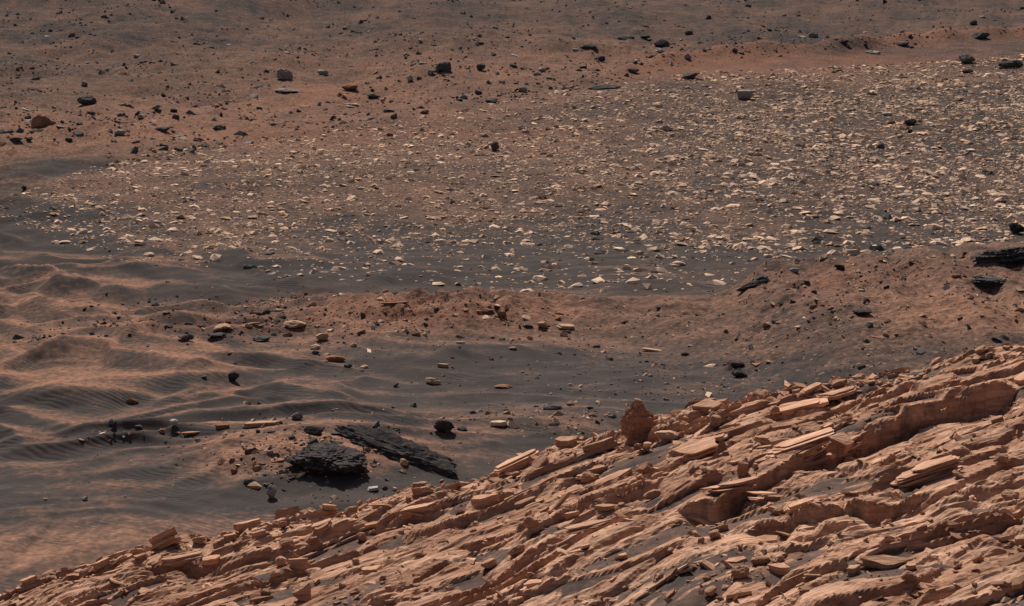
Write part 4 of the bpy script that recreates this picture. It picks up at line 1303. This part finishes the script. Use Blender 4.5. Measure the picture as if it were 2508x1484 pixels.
def w_mound(X, Y, u, v):
    m = np.exp(-((u - 850) / 420) ** 2) * np.exp(-((v - 775) / 45) ** 2) * 1.6 + .8 * sm(1700, 2000, u) * np.exp(-((v - 680) / 60) ** 2)
    g = .30 * sm(1150, 1600, u) * sm(720, 800, v) * (1 - sm(1040, 1100, v)) + .12 * np.exp(-((u - 1000) / 300) ** 2) * np.exp(-((v - 880) / 60) ** 2)
    s = 1.0 * np.exp(-((u - 760) / 260) ** 2) * np.exp(-((v - 1110) / 60) ** 2) + .35 * np.exp(-((u - 900) / 200) ** 2) * np.exp(-((v - 1220) / 25) ** 2) + .7 * np.exp(-((u - 1330) / 170) ** 2) * np.exp(-((v - 1030) / 25) ** 2)
    l = .8 * np.exp(-((u - 210) / 150) ** 2) * np.exp(-((v - 797) / 7) ** 2) + .8 * np.exp(-((u - 90) / 70) ** 2) * np.exp(-((v - 828) / 9) ** 2) + .5 * np.exp(-((u - 420) / 250) ** 2) * np.exp(-((v - 1062) / 12) ** 2)
    return np.clip((m + g + s + l) * (.4 + 1.0 * np.clip(fbm2(X / 2, Y / 2.5, 3, 121) + .4, 0, 1.2)), 0, 1)


mx, my = mid_points(7500, w_mound)
ms = np.minimum(.026 * (1 + rng.pareto(2.0, len(mx))), .17)
_, mpy = to_px(mx, my, ground_z(mx, my, False))
mpx, _ = to_px(mx, my, ground_z(mx, my, False))
mkind = rng.random(len(mx))
mleft = (mpx < 480) & (mpy < 860)


def mid_label(u, v):
    if u < 480: return 'small dark shard lying on the sand left of the mound'
    if v < 860 and u < 1500: return 'small rock lying on the red mound'
    if u > 1500 and v < 800: return 'small rock lying on the right hand ridge'
    if v > 1040: return 'small stone lying on the sandy rise before the slope'
    return 'small stone lying on the gravelly dark sand'


def mid_mat(i):
    if mleft[i] or mkind[i] < .33: return 'dark'
    if mkind[i] < .56: return 'red'
    return 'tan' if mkind[i] < .85 else 'pale'


def mid_tint(i):
    b = rng.uniform(.6, 1.3)
    k = mid_mat(i)
    return {'dark': (b * .8, b * .8, b * .82), 'red': (b * 2.0, b * 1.25, b), 'tan': (b * 3.4, b * 2.4, b * 1.8), 'pale': (b * 4.4, b * 3.6, b * 2.7)}[k]


scatter('loose_rock', 'loose rocks on the middle ground', mid_label, 'rock', mx, my, ms, blocky, 'dark_many', 'dark', 300, mid_tint,
        'gravel', 'fine gravel scattered over the middle ground', tilt=.25, yaw_s=2, mat_pick=mid_mat)

# chips between the slabs of the near slope
cy = rng.uniform(13.5, 24.6, 4000); cx = rng.uniform(-.27, .27, 4000) * cy
_, crk = bedrock_z(cx, cy, True)
k = (rng.random(4000) < np.where(crk > .5, .45, 1.0))
cx, cy = cx[k], cy[k]
cs = np.minimum(.015 * (1 + rng.pareto(1.8, len(cx))), .065)
scatter('rock_chip', 'chips', lambda u, v: '', 'rock chip', cx, cy, cs, blocky, 'red_many', 'slab', 0, lambda i: (lambda b: (b, b, b))(rng.uniform(.4, 1.1)),
        'rock_chips', 'small broken chips of orange rock between the slabs', tilt=.3, yaw_s=2)


def flake_shape(seed):
    r0 = np.random.default_rng(seed)
    k = int(r0.integers(4, 7))
    a = (np.arange(k) + r0.uniform(-.33, .33, k)) / k * 2 * np.pi
    e = np.stack([np.cos(a), np.sin(a) * r0.uniform(.35, .7)], 1) * r0.uniform(.7, 1.1, k)[:, None]
    t = r0.uniform(.10, .26)
    sh = r0.normal(size=2) * .06
    top = np.c_[e * r0.uniform(.86, 1.0, k)[:, None] + sh, np.full(k, t) + r0.normal(size=k) * t * .12]
    bot = np.c_[e, np.zeros(k)]
    P = np.vstack([bot, top])
    F = []
    for i in range(k):
        j = (i + 1) % k
        F += [(i, j, k + j), (i, k + j, k + i)]
    F += [(k, k + i, k + i + 1) for i in range(1, k - 1)]
    F += [(0, i + 1, i) for i in range(1, k - 1)]
    return P, np.array(F)


# thin broken flakes weathering out of the layers, thickest along the ledges and the crest
flakes = [flake_shape(2000 + i) for i in range(24)]
fyy = np.concatenate([rng.uniform(13.5, 24.4, 7000), 24.0 + rng.normal(size=1500) * .5]); fxx = rng.uniform(-.27, .27, len(fyy)) * fyy
keep = rng.random(len(fyy)) < np.clip(.12 + 1.0 * fbm2(fxx / 1.4, fyy / .9, 3, 131), 0.03, 1) + .35 * (fyy > 23.4)
fxx, fyy = fxx[keep], fyy[keep]
fss = np.minimum(.030 * (1 + rng.pareto(1.7, len(fxx))), .15)
scatter('rock_flake', 'flakes', lambda u, v: '', 'rock flake', fxx, fyy, fss, flakes, 'red_many', 'slab', 0, lambda i: (lambda b: (b, b * .97, b * .95))(rng.uniform(.5, 1.15)),
        'rock_flakes', 'thin broken flakes of orange rock littering the layered slope', tilt=.30, yaw_s=.9)
label_by_neighbours()
print('FLAKES', len(fxx))
print('TRIS', sum(len(o.data.polygons) * (2 if o.name in ('ground', 'bedrock_slope') else 1) for o in scene.objects if o.type == 'MESH'), 'UNIQ', sum(len(m.polygons) * (2 if m.name in ('ground', 'bedrock_slope') else 1) for m in bpy.data.meshes), 'OBJS', len(scene.objects))
